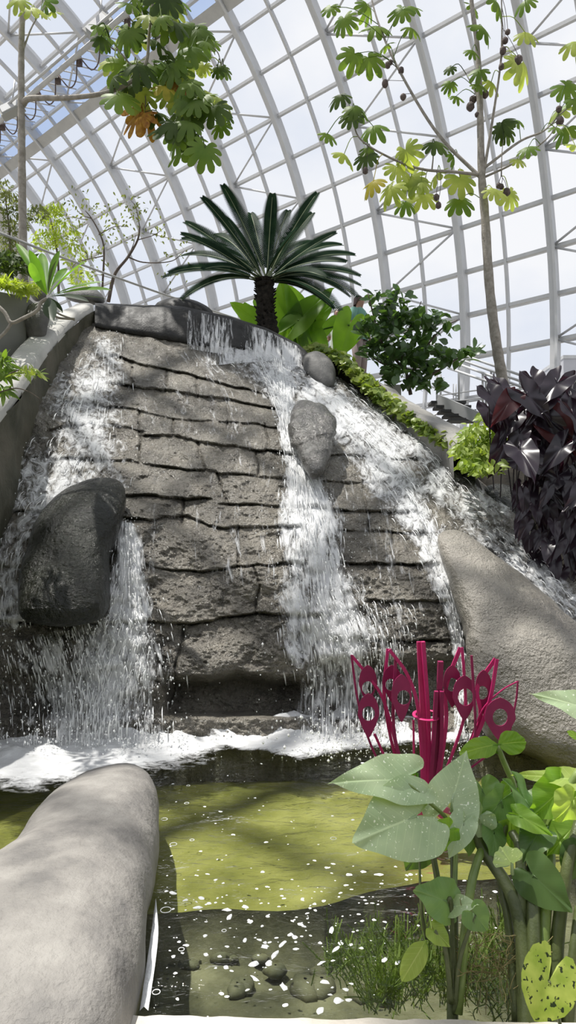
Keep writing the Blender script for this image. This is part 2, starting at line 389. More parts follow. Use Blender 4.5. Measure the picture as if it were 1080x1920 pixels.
# the ridge catwalk: a wide grey plate and the bar that runs beside it
g = G(); A = np.array([[vault(k, q, R - .05) for k in np.linspace(K0, K1, 6)] for q in np.linspace(9.42, 9.72, 4)]); g.grid(A)
A = np.array([[vault(k, q, R - .12) for k in np.linspace(K0, K1, 6)] for q in np.linspace(9.42, 9.72, 4)]); g.grid(A)
g.build(nm(), M['grey_steel'])['kind'] = 'structure'
t = thing('maintenance_track', 'grey steel track with cable loops running under the ridge of the glass roof, top left', 'track', vault(5, 10.5, R - .9))
g = G(); g.tube([vault(2, 10.75, R - .9), vault(K1, 10.75, R - .9)], .075, 8); g.tube([vault(2, 10.95, R - .9), vault(K1, 10.95, R - .9)], .04, 8); g.build('rail', M['grey_steel'], t)
g = G()
for i in range(44):
    k = 2.5 + i * .18
    g.tube([vault(k, 10.1, R - .3), vault(k + .12, 10.75, R - .9)], .018, 5)
g.build('hanger', M['white_steel'], t)
g = G()
for i in range(16):
    k = 3 + i * .5
    g.tube(spline([vault(k, 10.7, R - .8), vault(k + .1, 10.35, R - 1.15), vault(k + .3, 10.3, R - 1.1), vault(k + .45, 10.65, R - .8)], 10), .02, 5)
    g.box(vault(k, 10.6, R - .8), (.07, .07, .12))
g.build('cable_loops', M['pod'], t)
# the broad band near the far end of the vault
A = np.array([[vault(k, q, R - .25) for k in (8.75, 9.2, 9.9)] for q in np.linspace(3.0, 9.4, 22)])
G().grid(A).build(nm(), M['grey_steel'])['kind'] = 'structure'
for i, (px, py, ang) in enumerate([(186, 52, .75), (22, 205, .5)]):
    c = P(px, py, 17.5 if i == 0 else 20.5); s = .38
    a = unit([math.cos(ang), 0, math.sin(ang)]); b = unit(np.cross(a, [0.1, -.8, .4])); c3 = np.cross(a, b)
    t = thing('light_fixture', ['grey box lamp under the roof beside the hanging tree crown', 'grey box lamp under the roof behind the left tree trunk'][i], 'lamp', c, 'roof lamps')
    G().box(c, (s, .12, s * .62), [a, c3, b]).build('housing', M['fixture'], t, False)
    G().box(c - c3 * .14 * np.sign(c3[1]), (s * .8, .02, s * .45), [a, c3, b]).build('lens', M['white_steel'], t, False)
    G().tube([c + [0, 0, .1], c + [0, .2, 1.2]], .03, 6).build('hanger', M['grey_steel'], t)

# unseen dark green slope added behind the camera to cut light from the back
A = np.array([[(x, -7.5 - 1.5 * u + .5 * math.sin(x), -.7 + 7.5 * u + .5 * math.sin(x * 1.3)) for x in np.linspace(-16, 16, 50)] for u in np.linspace(0, 1, 12)])
G().grid(A).build('wall_back_blocker', solid('blocker_green', [(.02, .035, .012), (.06, .09, .03)], 3, .9, 1, 8, 6, .2, dist=.2))['kind'] = 'structure'
# ------------------------------------------------------------------ ground, terrace, pool
def slab_poly(xy, z0, z1):
    n = len(xy); v = [[x, y, z0] for x, y in xy] + [[x, y, z1] for x, y in xy]
    return v, [list(range(n))[::-1], list(range(n, 2 * n))] + [[i, (i + 1) % n, n + (i + 1) % n, n + i] for i in range(n)]
v, f = slab_poly([(-45, -12), (45, -12), (45, 45), (-45, 45)], -.9, -.7); struct('floor', v, f, M['ground'])
v, f = slab_poly([(-6.5, 10.4), (1.9, 10.9), (2.3, 15.5), (-6.5, 15.5)], 2.5, 4.12)
o = struct('floor_terrace', v, f, M['terrace'], 'upper terrace behind the head of the waterfall')
# pool basin: a shallow green shelf at the back and a darker trough in front
_e = W(np.array([-200, 100, 300, 480, 600, 700, 800, 1080, 1400]), np.array([1730, 1715, 1712, 1705, 1698, 1675, 1655, 1630, 1620]), -.24); ex, ey = _e[:, 0], _e[:, 1]
xs = np.linspace(-4.2, 3.6, 110); eg = np.interp(xs, ex, ey) + .03 * vnoise(np.stack([xs * 6, 0 * xs, 0 * xs], -1), 3)
def bed(y0, y1, z, n, amp):
    tt = np.linspace(0, 1, n)[:, None]; Yv = y0 + tt * (y1 - y0); Xv = np.tile(xs, (n, 1)); return np.stack([Xv, Yv, z + amp * fbm(np.stack([Xv * 2.3, Yv * 2.3, 0 * Xv], -1), 3, 5)], -1)
shelf = bed(eg, 7.2 + 0 * eg, -.24, 60, .03); trough = bed(1.2 + 0 * eg, eg, -.46, 50, .05); trough[-1, :, 2] = shelf[0, :, 2]; trough[-2, :, 1] = eg - .03
o = struct('floor_pool_shelf', *(lambda g: (g.v[0], g.f))(G().grid(shelf)), M['algae'], 'algae-green shelf of the pool floor', True)
o = struct('floor_pool_trough', *(lambda g: (g.v[0], g.f))(G().grid(trough)), M['deep'], 'dark deeper floor of the pool', True)
# pool water
nx, ny = 120, 120
X, Y = np.meshgrid(np.linspace(-4.2, 3.6, nx), np.linspace(1.75, 6.6, ny))
Z = .012 * fbm(np.stack([X * 1.7, Y * 2.6, 0 * X], -1), 3, 9)
M['pool'] = glassmat('pool', (.90, .93, .80), 1.30, .06, .55, 7)
tag(G().grid(np.stack([X, Y, Z], -1)).build('pool_water', M['pool']), 'rippled clear green water of the pool below the waterfall', 'water', kind='stuff')

# ------------------------------------------------------------------ the stepped rock face
TOPX = np.array([-220, -60, 60, 185, 340, 430, 500, 560, 600, 650, 740, 880, 960, 1080, 1250])
TOPY = np.array([ 900, 800, 690, 578, 586, 604, 625, 655, 690, 712, 772, 884, 950, 1090, 1300])
def topy(px): return np.interp(px, TOPX, TOPY)
BOTX = np.array([-220, 0, 300, 540, 870, 1080, 1250]); BOTY = np.array([1420, 1412, 1412, 1392, 1386, 1440, 1480])
ctrl = np.array([ # px, py, distance
 (-200,1400,4.6),(0,1400,4.72),(300,1400,4.72),(540,1380,4.85),(870,1375,4.9),(1080,1400,4.75),(1250,1400,4.7),
 (-200,1165,4.8),(0,1165,4.95),(260,1165,5.0),(540,1160,5.1),(760,1160,5.25),(900,1160,5.4),(1080,1160,5.5),(1250,1200,5.4),
 (-200,1000,5.1),(0,1000,5.3),(260,1000,5.5),(540,1000,5.65),(760,1000,5.9),(900,1000,6.1),(1080,1040,6.4),(1250,1100,6.3),
 (-200,860,5.4),(0,860,5.8),(260,860,6.2),(540,860,6.5),(700,860,6.9),(860,860,7.5),
 (60,740,6.5),(180,740,7.0),(300,740,7.15),(450,740,7.4),(560,740,7.8),(660,740,8.5),
 (180,640,7.95),(300,650,8.05),(400,660,8.2),(500,670,8.6),(600,690,9.0),(185,575,8.6),(340,585,8.9),(430,600,9.1),(560,655,9.4)], float)
def tps_fit(c):
    p = c[:, :2] / 300; n = len(p); d = np.linalg.norm(p[:, None] - p[None], axis=2)
    K = np.where(d > 0, d * d * np.log(d + 1e-12), 0) + np.eye(n) * .01; Q = np.c_[np.ones(n), p]
    L = np.block([[K, Q], [Q.T, np.zeros((3, 3))]]); s = np.linalg.solve(L, np.r_[c[:, 2], 0, 0, 0]); return p, s
TP, TS = tps_fit(ctrl)
def base_depth(px, py):
    q = np.stack([px, py], -1) / 300; d = np.linalg.norm(q[..., None, :] - TP, axis=-1)
    K = np.where(d > 0, d * d * np.log(d + 1e-12), 0)
    return K @ TS[:len(TP)] + TS[-3] + q @ TS[-2:]
HJ = [  # horizontal joints between the courses
 [(215,668),(270,687),(320,695),(380,710),(440,725),(530,745)],
 [(225,719),(270,727),(320,732),(380,745),(430,750),(520,768)],
 [(110,752),(180,760),(260,768),(280,776),(330,787),(395,790),(470,795),(530,805)],
 [(280,817),(330,820),(380,830),(450,838),(480,845),(560,852)], [(100,806),(165,792),(215,800),(262,808)],
 [(40,858),(165,862),(250,865),(290,875),(370,882),(420,888),(535,898)],
 [(238,930),(300,932),(350,937),(385,934)], [(420,944),(490,947),(600,952)],
 [(-100,958),(0,955),(120,965)], [(238,970),(280,975),(350,968),(390,985),(430,991),(560,990)],
 [(270,1062),(310,1070),(380,1072),(445,1062),(560,1058)],
 [(-150,1165),(0,1166),(100,1172),(260,1166),(360,1171),(425,1157),(480,1152),(600,1155)],
 [(615,854),(696,857),(760,862),(850,870)], [(612,902),(650,906),(720,905)], [(620,958),(690,960),(770,960)],
 [(640,997),(753,999),(800,1002)], [(650,1058),(720,1058),(810,1058)], [(700,1128),(760,1129),(840,1128)],
 [(640,1200),(760,1204),(850,1200)], [(-150,1060),(0,1062),(40,1066)]]
VJ = [[(250,690),(246,722)],[(311,695),(309,732)],[(193,863),(189,928)],[(261,768),(261,866)],[(408,888),(415,915),(430,945)],[(342,935),(340,985)],
 [(326,787),(322,818)],[(428,750),(427,795)],[(368,830),(385,882)],[(472,1062),(485,1100),(482,1153)],[(446,990),(444,1062)],[(345,1172),(332,1250),(316,1338)],
 [(370,709),(374,745)],[(150,862),(146,955)],[(480,846),(484,890)],[(690,960),(688,998)],[(735,999),(738,1058)],[(560,1155),(566,1240)],[(680,905),(684,960)],[(500,795),(502,846)]]
def seg_dist(px, py, pl):
    best = np.full(px.shape, 1e9)
    for (x0, y0), (x1, y1) in zip(pl[:-1], pl[1:]):
        dx, dy = x1 - x0, y1 - y0; t = np.clip(((px - x0) * dx + (py - y0) * dy) / (dx * dx + dy * dy), 0, 1)
        best = np.minimum(best, np.hypot(px - x0 - t * dx, py - y0 - t * dy))
    return best
def sstep(a, b, x):
    t = np.clip((x - a) / (b - a), 0, 1); return t * t * (3 - 2 * t)
def rock_depth(px, py):
    sc = base_depth(px, py)
    wx = px + 4 * vnoise(np.stack([px / 25, py / 25, 0 * px], -1), 3); wy = py + 2.6 * vnoise(np.stack([px / 22, py / 22, 0 * px + 5], -1), 4)
    d = np.zeros(px.shape)
    for j, pl in enumerate(HJ):
        a = np.array(pl, float); yj = np.interp(px, a[:, 0], a[:, 1]); e = np.minimum(sstep(a[0, 0] - 25, a[0, 0] + 5, px), 1 - sstep(a[-1, 0] - 5, a[-1, 0] + 25, px))
        dy = yj - wy; amp = .030 + .014 * math.sin(j * 2.4)
        up = np.exp(-np.clip(dy, 0, None) / 26) * (dy > 0); dn = np.exp(np.clip(dy, None, 0) / 12) * (dy <= 0)
        d += e * (-amp * up * sstep(0, 5, dy) + (amp * .75) * dn)
        d += e * .055 * np.clip(.7 + .9 * vnoise(np.stack([px / 45, 0 * px + j * 5, 0 * px], -1), 6), .1, 1.3) * np.exp(-(dy / 1.7) ** 2)
    for pl in VJ:
        q = seg_dist(wx, wy, pl); d += .06 * np.exp(-(q / 2.0) ** 2) + .012 * np.exp(-(q / 14) ** 2)
    # block to block unevenness
    d += .07 * fbm(np.stack([px / 120, py / 60, 0 * px], -1), 2, 21)
    d += .05 * fbm(np.stack([px / 26, py / 18, 0 * px], -1), 5, 31) + .018 * fbm(np.stack([px / 7, py / 4.5, 0 * px], -1), 2, 33)
    # the hollow under the lowest overhanging course
    hol = sstep(300, 335, px) * (1 - sstep(540, 600, px)); hy = sstep(1262, 1290, wy + 10 * vnoise(np.stack([px / 30, 0 * px, 0 * px], -1), 8)) * (1 - sstep(1332, 1345, py))
    d += .34 * hol * hy - .10 * hol * sstep(1170, 1230, py) * (1 - sstep(1262, 1285, wy))
    hol = sstep(560, 620, px) * (1 - sstep(820, 900, px)); d += .22 * hol * sstep(1225, 1260, wy) * (1 - sstep(1340, 1365, py))
    hol = (1 - sstep(90, 160, px)); d += .22 * hol * sstep(1250, 1290, wy) * (1 - sstep(1330, 1350, py))
    # the lowest step stands forward
    d -= .10 * sstep(1338, 1350, py)
    return sc + d * (sc / 6.0)
gx = np.linspace(-215, 1245, 760)
rows = np.linspace(0, 1, 540)
PX = np.tile(gx, (len(rows), 1)); ty = topy(gx); by = np.interp(gx, BOTX, BOTY) + 8
PY = ty + rows[:, None] * (by - ty)
RD = rock_depth(PX, PY)
# rounded top edge and a back that goes down behind it
RD += .35 * np.exp(-(PY - ty) / 6.0) * (gx > 560)
A = P(PX, PY, RD)
back = []
for dy_, dz_ in ((.25, -.02), (.7, -.1), (1.1, -.6), (1.3, -2.2)):
    b = A[0].copy(); b[:, 1] += dy_; b[:, 2] += dz_; back.append(b)
A = np.concatenate([np.array(back[::-1]), A])
bot = A[-1].copy(); bot[:, 2] = -.5; A = np.concatenate([A, bot[None]])
rock = tag(G().grid(A).build('rock_cliff', M['wet_rock']), 'wet grey stone cliff built in cracked courses with the waterfall running down it', 'rock wall')
def surf(px, py, off=0.0):
    """point on the rock face, off metres in front of it"""
    px = np.asarray(px, float); py = np.asarray(py, float)
    u = np.interp(px, gx, np.arange(len(gx))); t0 = topy(px); b0 = np.interp(px, BOTX, BOTY) + 8
    v_ = np.clip((py - t0) / (b0 - t0), 0, 1) * (len(rows) - 1)
    i = np.clip(u.astype(int), 0, len(gx) - 2); j = np.clip(v_.astype(int), 0, len(rows) - 2); fu = u - i; fv = v_ - j
    d = (RD[j, i] * (1 - fu) + RD[j, i + 1] * fu) * (1 - fv) + (RD[j + 1, i] * (1 - fu) + RD[j + 1, i + 1] * fu) * fv
    return P(px, py, d - off)
# dark smooth lip the water spills over
lx = np.linspace(178, 585, 90); ltop = np.interp(lx, [178, 340, 430, 500, 560, 585], [571, 577, 596, 618, 648, 672])
lbot = np.interp(lx, [178, 230, 330, 400, 480, 560, 585], [612, 622, 640, 652, 662, 682, 700])
prof = []
for tt, off in ((0, -.55), (0, -.3), (-.02, 0), (.04, .10), (.2, .13), (.5, .14), (.8, .12), (1, .06), (1.1, -.12)):
    yy = ltop + (lbot - ltop) * max(tt, 0) - (3 if tt < 0 else 0)
    ref = surf(lx, np.maximum(yy, topy(lx) + 1)); Yd = ref[:, 1] - off
    Yd = surf(lx, lbot - 2)[:, 1] + (1 - max(tt, 0)) * .32 - off + .03 * fbm(np.stack([lx / 30, lx * 0 + tt * 3, lx * 0], -1), 3, 2)
    prof.append(P(lx, yy, Yd))
obj_lip = G().grid(np.array(prof)).build('weir_lip', M['lip'], rock); obj_lip['label'] = 'dark smooth stone lip along the top of the cliff'
LIPY = prof[3][:, 1]
def lipsurf(px, py, off=.05):
    a = surf(px, lbot_at(px) - 2); tt = np.clip((py - ltop_at(px)) / (lbot_at(px) - ltop_at(px)), 0, 1)
    return P(px, py, a[..., 1] + (1 - tt) * .32 - .14 - off)
def ltop_at(px): return np.interp(px, [178, 340, 430, 500, 560, 585], [571, 577, 596, 618, 648, 672])
def lbot_at(px): return np.interp(px, [178, 230, 330, 400, 480, 560, 585], [612, 622, 640, 652, 662, 682, 700])

# ------------------------------------------------------------------ boulders
def blob(name, outline, Yfun, thick, mat, pw=.75, nth=72, nph=26, rough=.03, rs=3, seed=0, back=1.0, vert=None):
    """closed boulder: its outline stands at its own distance, thick metres of belly on either side"""
    o_ = np.array(outline, float); o_ = np.vstack([o_, o_[:1]])
    L = np.r_[0, np.cumsum(np.hypot(*np.diff(o_, axis=0).T))]; cx = o_[:-1, 0].mean(); cy = o_[:-1, 1].mean()
    pts = spline(np.vstack([o_[-3:-1], o_, o_[1:3]]), 60 * len(o_))
    an = np.arctan2(pts[:, 1] - cy, pts[:, 0] - cx); rr = np.hypot(pts[:, 1] - cy, pts[:, 0] - cx)
    th = np.linspace(-math.pi, math.pi, nth, endpoint=False); idx = [np.argmin(np.abs((an - q + math.pi) % (2 * math.pi) - math.pi)) for q in th]
    rad = rr[idx]; rad = (np.roll(rad, 1) + rad * 2 + np.roll(rad, -1)) / 4
    ph = np.linspace(.02, math.pi - .02, nph); out_ = []
    for p_ in ph:
        s = math.sin(p_) ** pw; c = math.cos(p_); c = math.copysign(abs(c) ** .9, c)
        qx = cx + rad * np.cos(th) * s; qy = cy + rad * np.sin(th) * s
        if vert is None:
            yy = Yfun(qx, qy) - c * thick * (1 if c > 0 else back); out_.append(P(qx, qy, yy))
        else:
            out_.append(W(qx, qy, vert) + np.array([0, 0, 1]) * c * thick * (1 if c > 0 else back))
    A = np.array(out_); nrm = A - A.reshape(-1, 3).mean(0); nrm /= np.linalg.norm(nrm, axis=2)[..., None]
    A = A + nrm * rough * fbm(A * rs, 4, seed)[..., None]
    g = G().grid(A, True); n = nth; m = nph
    g.f.append(list(range(n))[::-1]); g.f.append(list(range((m - 1) * n, m * n)))
    return g.build(name, mat)
lin = lambda px0, py0, Y0, kx, ky: (lambda px, py: Y0 + kx * (px - px0) + ky * (py - py0))
tag(blob('boulder', [(32,1150),(34,1090),(50,1020),(75,965),(115,922),(165,899),(205,896),(230,908),(239,935),(232,975),(214,1030),(206,1090),(204,1140),(190,1163),(140,1172),(80,1170),(42,1164)],
    lin(130, 1030, 5.12, 0.0006, -.0034), .36, M['dark_wet'], .72, 80, 34, .04, 3, 1, .8), 'tall dark wet boulder standing in the left side of the waterfall', 'boulder')
tag(blob('boulder', [(545,800),(548,765),(570,750),(605,758),(626,785),(629,820),(618,860),(603,888),(585,898),(572,880),(556,850)],
    lin(590, 830, 6.5, 0, -.0068), .28, M['boulder_wet'], .7, 90, 40, .07, 7, 2), 'glistening wet boulder in the middle of the cliff splitting the central fall', 'boulder')
tag(blob('boulder', [(570,690),(572,668),(588,659),(606,662),(622,676),(628,700),(627,722),(612,730),(597,722),(582,712)],
    lin(600, 695, 8.75, 0, -.006), .26, M['boulder_grey'], .85, 60, 24, .03, 4, 3), 'grey rounded boulder at the head of the right hand fall below the ivy', 'boulder')
tag(blob('boulder', [(818,1010),(840,994),(866,998),(900,1020),(950,1058),(1010,1105),(1080,1180),(1160,1260),(1230,1450),(1150,1485),(1040,1445),(985,1415),(930,1396),(885,1330),(868,1290),(872,1230),(866,1170),(850,1120),(835,1065)],
    (lambda px, py: 4.95 - .0004 * (px - 950) - np.where(py < 1200, .0034, .0016) * (py - 1200)), .32, M['slab'], .62, 150, 60, .07, 3.2, 4, .9), 'large pale slanting slab boulder at the foot of the right hand fall', 'boulder')
tag(blob('boulder', [(290,573),(305,563),(330,558),(360,562),(390,575),(402,592),(380,610),(330,612),(298,600)],
    lin(340, 585, 9.7, 0, 0), .35, M['lip'], .9, 60, 22, .02, 3, 5), 'low dark rounded rock behind the lip of the waterfall', 'boulder')
tag(blob('boulder', [(905,920),(930,905),(965,915),(990,945),(985,985),(960,1005),(935,990),(915,965)],
    lin(950, 950, 7.0, 0, -.003), .25, M['dark_wet'], .85, 50, 20, .03, 4, 6), 'dark wet rock in the outer stream beside the purple-leaved plants', 'boulder')
# foreground boulder lying on the pool's edge
tag(blob('boulder', [(212,1452),(238,1446),(268,1452),(290,1478),(296,1520),(297,1570),(294,1640),(284,1730),(270,1820),(250,1900),(225,1975),(150,2080),(-60,2150),(-220,2080),(-230,1900),(-150,1790),(-55,1700),(10,1630),(55,1560),(105,1505),(160,1470)],
    None, .22, M['boulder_dry'], .55, 120, 50, .045, 2.4, 7, 1.0, vert=.05), 'big smooth dry grey boulder lying in the near left corner of the pool', 'boulder')
for i, (ol, Y0, lab, th_) in enumerate([
   ([(56,552),(62,543),(80,541),(88,552),(84,562),(66,566)], 7.4, 'small grey rock on top of the planter wall under the broad-leaved plant', .12),
   ([(44,600),(52,575),(72,566),(92,572),(96,590),(80,640),(56,640)], 7.0, 'grey rock wedged between planter wall and pale coping', .2),
   ([(120,556),(138,540),(165,537),(188,548),(198,566),(184,572),(150,568)], 9.2, 'rounded pale grey rock behind the head of the coping', .3)]):
    tag(blob('rock', ol, lin(0, 0, Y0, 0, 0), th_, M['boulder_grey'], .8, 40, 16, .02, 5, 10 + i), lab, 'rock')

# ------------------------------------------------------------------ walls beside the fall
def wall_sweep(name, path, wL, down, mat_top, mat_side, label, cat, rough=.02, seg=60, part_top='coping_top', part_side='side_wall', bev=.04):
    """path = right hand top edge; the top reaches wL metres to the left, the body goes down"""
    p = spline(path, seg); t = np.gradient(p, axis=0); t[:, 2] = 0; t /= np.linalg.norm(t, axis=1)[:, None]
    L = np.stack([-t[:, 1], t[:, 0], 0 * t[:, 0]], -1)
    if L[:, 0].mean() > 0: L = -L
    th_ = thing(name, label, cat, p[len(p) // 2] - [0, 0, down])
    n1 = .5 * rough * fbm(p * 3, 3, 3)[:, None]
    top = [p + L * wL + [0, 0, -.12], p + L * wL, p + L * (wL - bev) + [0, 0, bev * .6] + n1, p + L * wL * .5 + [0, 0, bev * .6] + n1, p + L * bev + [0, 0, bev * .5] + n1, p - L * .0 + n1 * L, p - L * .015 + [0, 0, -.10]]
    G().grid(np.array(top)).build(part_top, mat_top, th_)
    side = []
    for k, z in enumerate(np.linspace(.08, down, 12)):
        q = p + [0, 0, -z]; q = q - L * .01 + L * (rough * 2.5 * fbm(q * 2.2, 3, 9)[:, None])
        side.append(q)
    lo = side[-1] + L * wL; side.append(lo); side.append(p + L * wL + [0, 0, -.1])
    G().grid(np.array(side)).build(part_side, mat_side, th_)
    return th_
wall_sweep('stone_coping', [P(174,571,8.35), P(140,592,7.8), P(89,646,6.7), P(52,700,5.9), P(0,765,5.15), P(-70,850,4.5), P(-180,980,3.9)], .25, 1.9, M['coping'], M['coping_side_shade'],
    'pale sloping coping wall with its side coloured dark for shade left of the waterfall', 'wall', .03)
wall_sweep('rim_wall', [P(905,838,6.95), P(870,808,7.35), P(810,776,7.9), P(740,735,8.7), P(672,690,9.7), P(622,655,10.6)], .34, .9, M['rim_stone'], M['rim_stone'],
    'rough grey stone rim wall descending beside the ivy on the right', 'wall', .12)
# concrete planter wall top left
a = P(-160, 515, 6.0); b = P(50, 557, 6.9); 
v = [a, b, b + [0.02, .35, 0], a + [0, .35, 0]]; v = v + [q - np.array([0, 0, 3.0]) for q in v]
tag(obj('planter_wall', v, [[3, 2, 1, 0], [4, 5, 6, 7], [0, 1, 5, 4], [1, 2, 6, 5], [2, 3, 7, 6], [3, 0, 4, 7]], M['planter'], smooth=False), 'plain grey concrete planter wall at the upper left', 'wall')
# front ledge
lx2 = np.linspace(205, 1300, 80); g = G()
yy = 1893 + np.interp(lx2, [205, 225, 300, 500, 760, 1080, 1300], [8, 0, 3, 6, 9, 14, 18]) + 2.5 * vnoise(np.stack([lx2 / 30, 0 * lx2, 0 * lx2], -1), 2)
e = W(lx2, yy, .05)
g.grid(np.array([e + [0, 0, -.7], e + [0, 0, -.02], e + [0, -.02, 0], e + [0, -.5, .0], e + [0, -.5, -.7]]))
tag(g.build('pool_ledge', M['ledge']), 'pale rough stone ledge along the near edge of the pool', 'ledge')
# dark planting bed at the right
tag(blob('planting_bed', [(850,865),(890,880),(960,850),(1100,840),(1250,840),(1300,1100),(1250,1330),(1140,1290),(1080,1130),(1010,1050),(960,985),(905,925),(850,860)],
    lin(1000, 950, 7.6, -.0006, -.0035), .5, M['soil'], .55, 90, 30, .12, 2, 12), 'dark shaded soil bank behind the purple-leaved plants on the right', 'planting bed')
# ivy bank between the fall and the rim wall
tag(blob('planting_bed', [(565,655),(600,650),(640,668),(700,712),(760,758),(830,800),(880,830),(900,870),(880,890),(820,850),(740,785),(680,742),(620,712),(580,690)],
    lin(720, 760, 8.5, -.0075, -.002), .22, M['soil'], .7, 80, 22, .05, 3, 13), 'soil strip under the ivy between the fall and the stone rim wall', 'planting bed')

# ------------------------------------------------------------------ falling water
def put_attr(o, flow, dens):
    me = o.data; a = me.attributes.new('flow', 'FLOAT_VECTOR', 'POINT'); a.data.foreach_set('vector', flow.astype(np.float32).ravel())
    a = me.attributes.new('dens', 'FLOAT', 'POINT'); a.data.foreach_set('value', dens.astype(np.float32).ravel())
MAT_TURB = watermat('white_water', 13, 7, .13)
MAT_STREAK = watermat('white_water_streaks', 22, 5, .12)
MAT_VEIL = watermat('water_veil', 26, 3.2, .10)
def cascade(name, nodes, mat, label, off=.05, onlip=False, nl=44, group=None, k=0, srf=None):
    nd = np.array(nodes, float); L = np.hypot(*np.diff(nd[:, :2], axis=0).T).sum(); n = int(L / 5)
    q = spline(nd, n); t = np.gradient(q[:, :2], axis=0); t /= np.linalg.norm(t, axis=1)[:, None]; nn = np.stack([-t[:, 1], t[:, 0]], -1)
    la = np.linspace(-1, 1, nl)
    wob = 1 + .18 * vnoise(np.stack([np.arange(n) / 9., np.zeros(n), np.full(n, k * 3.)], -1), 5)
    lat = la[None, :] * (q[:, 2] * wob)[:, None]
    px = q[:, 0, None] + nn[:, 0, None] * lat; py = q[:, 1, None] + nn[:, 1, None] * lat
    tx = topy(px) + 1; clipm = py > tx
    fn = srf or surf
    A = fn(px, py, off)
    A[..., 1] -= .03 * fbm(np.stack([px / 14, py / 30, 0 * px + k], -1), 3, 40 + k)
    v = np.zeros_like(px); seg = np.linalg.norm(np.diff(A[:, nl // 2], axis=0), axis=1); v += np.r_[0, np.cumsum(seg)][:, None]
    u = lat / 1231 * A[..., 1]
    dens = q[:, 3, None] * (.86 if k in (5, 6) else 1) * (1 - np.abs(la[None, :]) ** 2.2)
    end = np.clip(np.minimum(np.arange(n), 200) / 4., 0, 1)[:, None]; dens = dens * end
    if fn is surf: dens = np.where(clipm, dens, 0)
    o = G().grid(A).build(name, mat); put_attr(o, np.stack([u + k * 7.3, v, 0 * u], -1).reshape(-1, 3), dens.reshape(-1))
    tag(o, label, 'waterfall', group, 'stuff'); FLOWS.append((q, wob, fn, off)); return o
FLOWS = []
cascade('cascade', [(205,618,30,.45),(190,680,62,.62),(165,760,95,.66),(140,850,125,.58),(95,930,125,.50),(40,1010,100,.5),(15,1100,80,.5),(10,1180,80,.5)], MAT_TURB,
        'churning white water spreading down the left side of the cliff above the dark boulder', k=1)
cascade('cascade', [(130,1160,185,.42),(150,1230,190,.52),(165,1310,190,.55),(165,1412,190,.62)], MAT_STREAK, 'white water tumbling over the lowest step below the tall dark boulder', k=2, off=.10)
cascade('spout', [(236,968,14,1.0),(240,1030,30,.95),(240,1100,46,.85),(236,1165,75,.85),(215,1240,90,.75),(200,1320,85,.65),(190,1410,85,.6)], MAT_STREAK,
        'narrow bright spout pouring down beside the right edge of the tall dark boulder', k=3, off=.13)
cascade('cascade', [(500,650,60,.45),(528,740,30,.7),(543,820,24,1.0),(562,880,40,.92),(580,960,75,.78),(588,1040,82,.76),(600,1120,95,.78),(622,1200,110,.78),(632,1280,100,.58),(632,1400,100,.6)], MAT_STREAK,
        'white central fall passing the wet middle boulder and widening to the pool', k=4, off=.09)
cascade('cascade', [(430,628,60,.45),(500,675,70,.68),(570,720,62,.75),(650,785,58,.85),(715,860,66,.88),(770,940,64,.86),(810,1020,46,.82),(836,1100,30,.88),(855,1180,18,1.0),(864,1270,14,1.0),(862,1385,16,.9)], MAT_TURB,
        'broad white stream running diagonally from the lip to the pale slab boulder', k=5, off=.08)
cascade('cascade', [(640,720,24,.5),(720,790,36,.62),(800,860,46,.7),(870,935,60,.66),(930,1000,66,.62),(1000,1075,70,.62),(1070,1150,70,.62),(1170,1250,70,.6)], MAT_TURB,
        'outermost white stream along the right edge of the cliff below the plants', k=6, off=.09)
cascade('cascade', [(330,640,110,.32),(400,740,190,.26),(420,850,190,.20),(420,960,180,.2),(430,1100,180,.18)], MAT_VEIL, 'thin veil of water wetting the middle stone courses', k=7, off=.03, nl=70)
cascade('cascade', [(690,1120,70,.35),(715,1200,75,.42),(720,1290,70,.3),(715,1390,70,.34)], MAT_STREAK, 'thin spray right of the central fall over the hollow', k=8, off=.08)
cascade('cascade', [(675,830,80,.35),(720,950,80,.3),(740,1060,80,.25),(760,1160,70,.2)], MAT_VEIL, 'thin film of water on the blocks between the central and right falls', k=9, off=.03)
def lip_off(px, py, off): return lipsurf(px, py, off)
cascade('cascade', [(455,596,95,.5),(455,640,100,.62),(458,680,100,.66)], watermat('lip_streaks', 34, 3.2, .10), 'thin streaks of water spilling over the dark lip left of the palm', k=10, off=.05, srf=None)
for t_, (ax, bx, dn, lab) in enumerate([(345, 440, .55, 'thin streaks of water sliding off the dark lip where it begins to descend'), (452, 575, .72, 'bright water combing over the dark lip under the palm')]):
    px = np.tile(np.linspace(ax, bx, 60), (26, 1)); tt = np.linspace(0, 1.12, 26)[:, None]
    py = ltop_at(px) + 2 + tt * (lbot_at(px) - ltop_at(px)); A = lipsurf(px, py, .03)
    o = G().grid(A).build('lip_spill', MAT_VEIL); put_attr(o, np.stack([px / 1231 * 8.8, A[..., 2] * 1., 0 * px + t_], -1).reshape(-1, 3), (dn * (.75 + .35 * tt) * (1 - np.abs(np.linspace(-1, 1, 60)[None]) ** 4)).reshape(-1))
    tag(o, lab, 'waterfall', None, 'stuff')
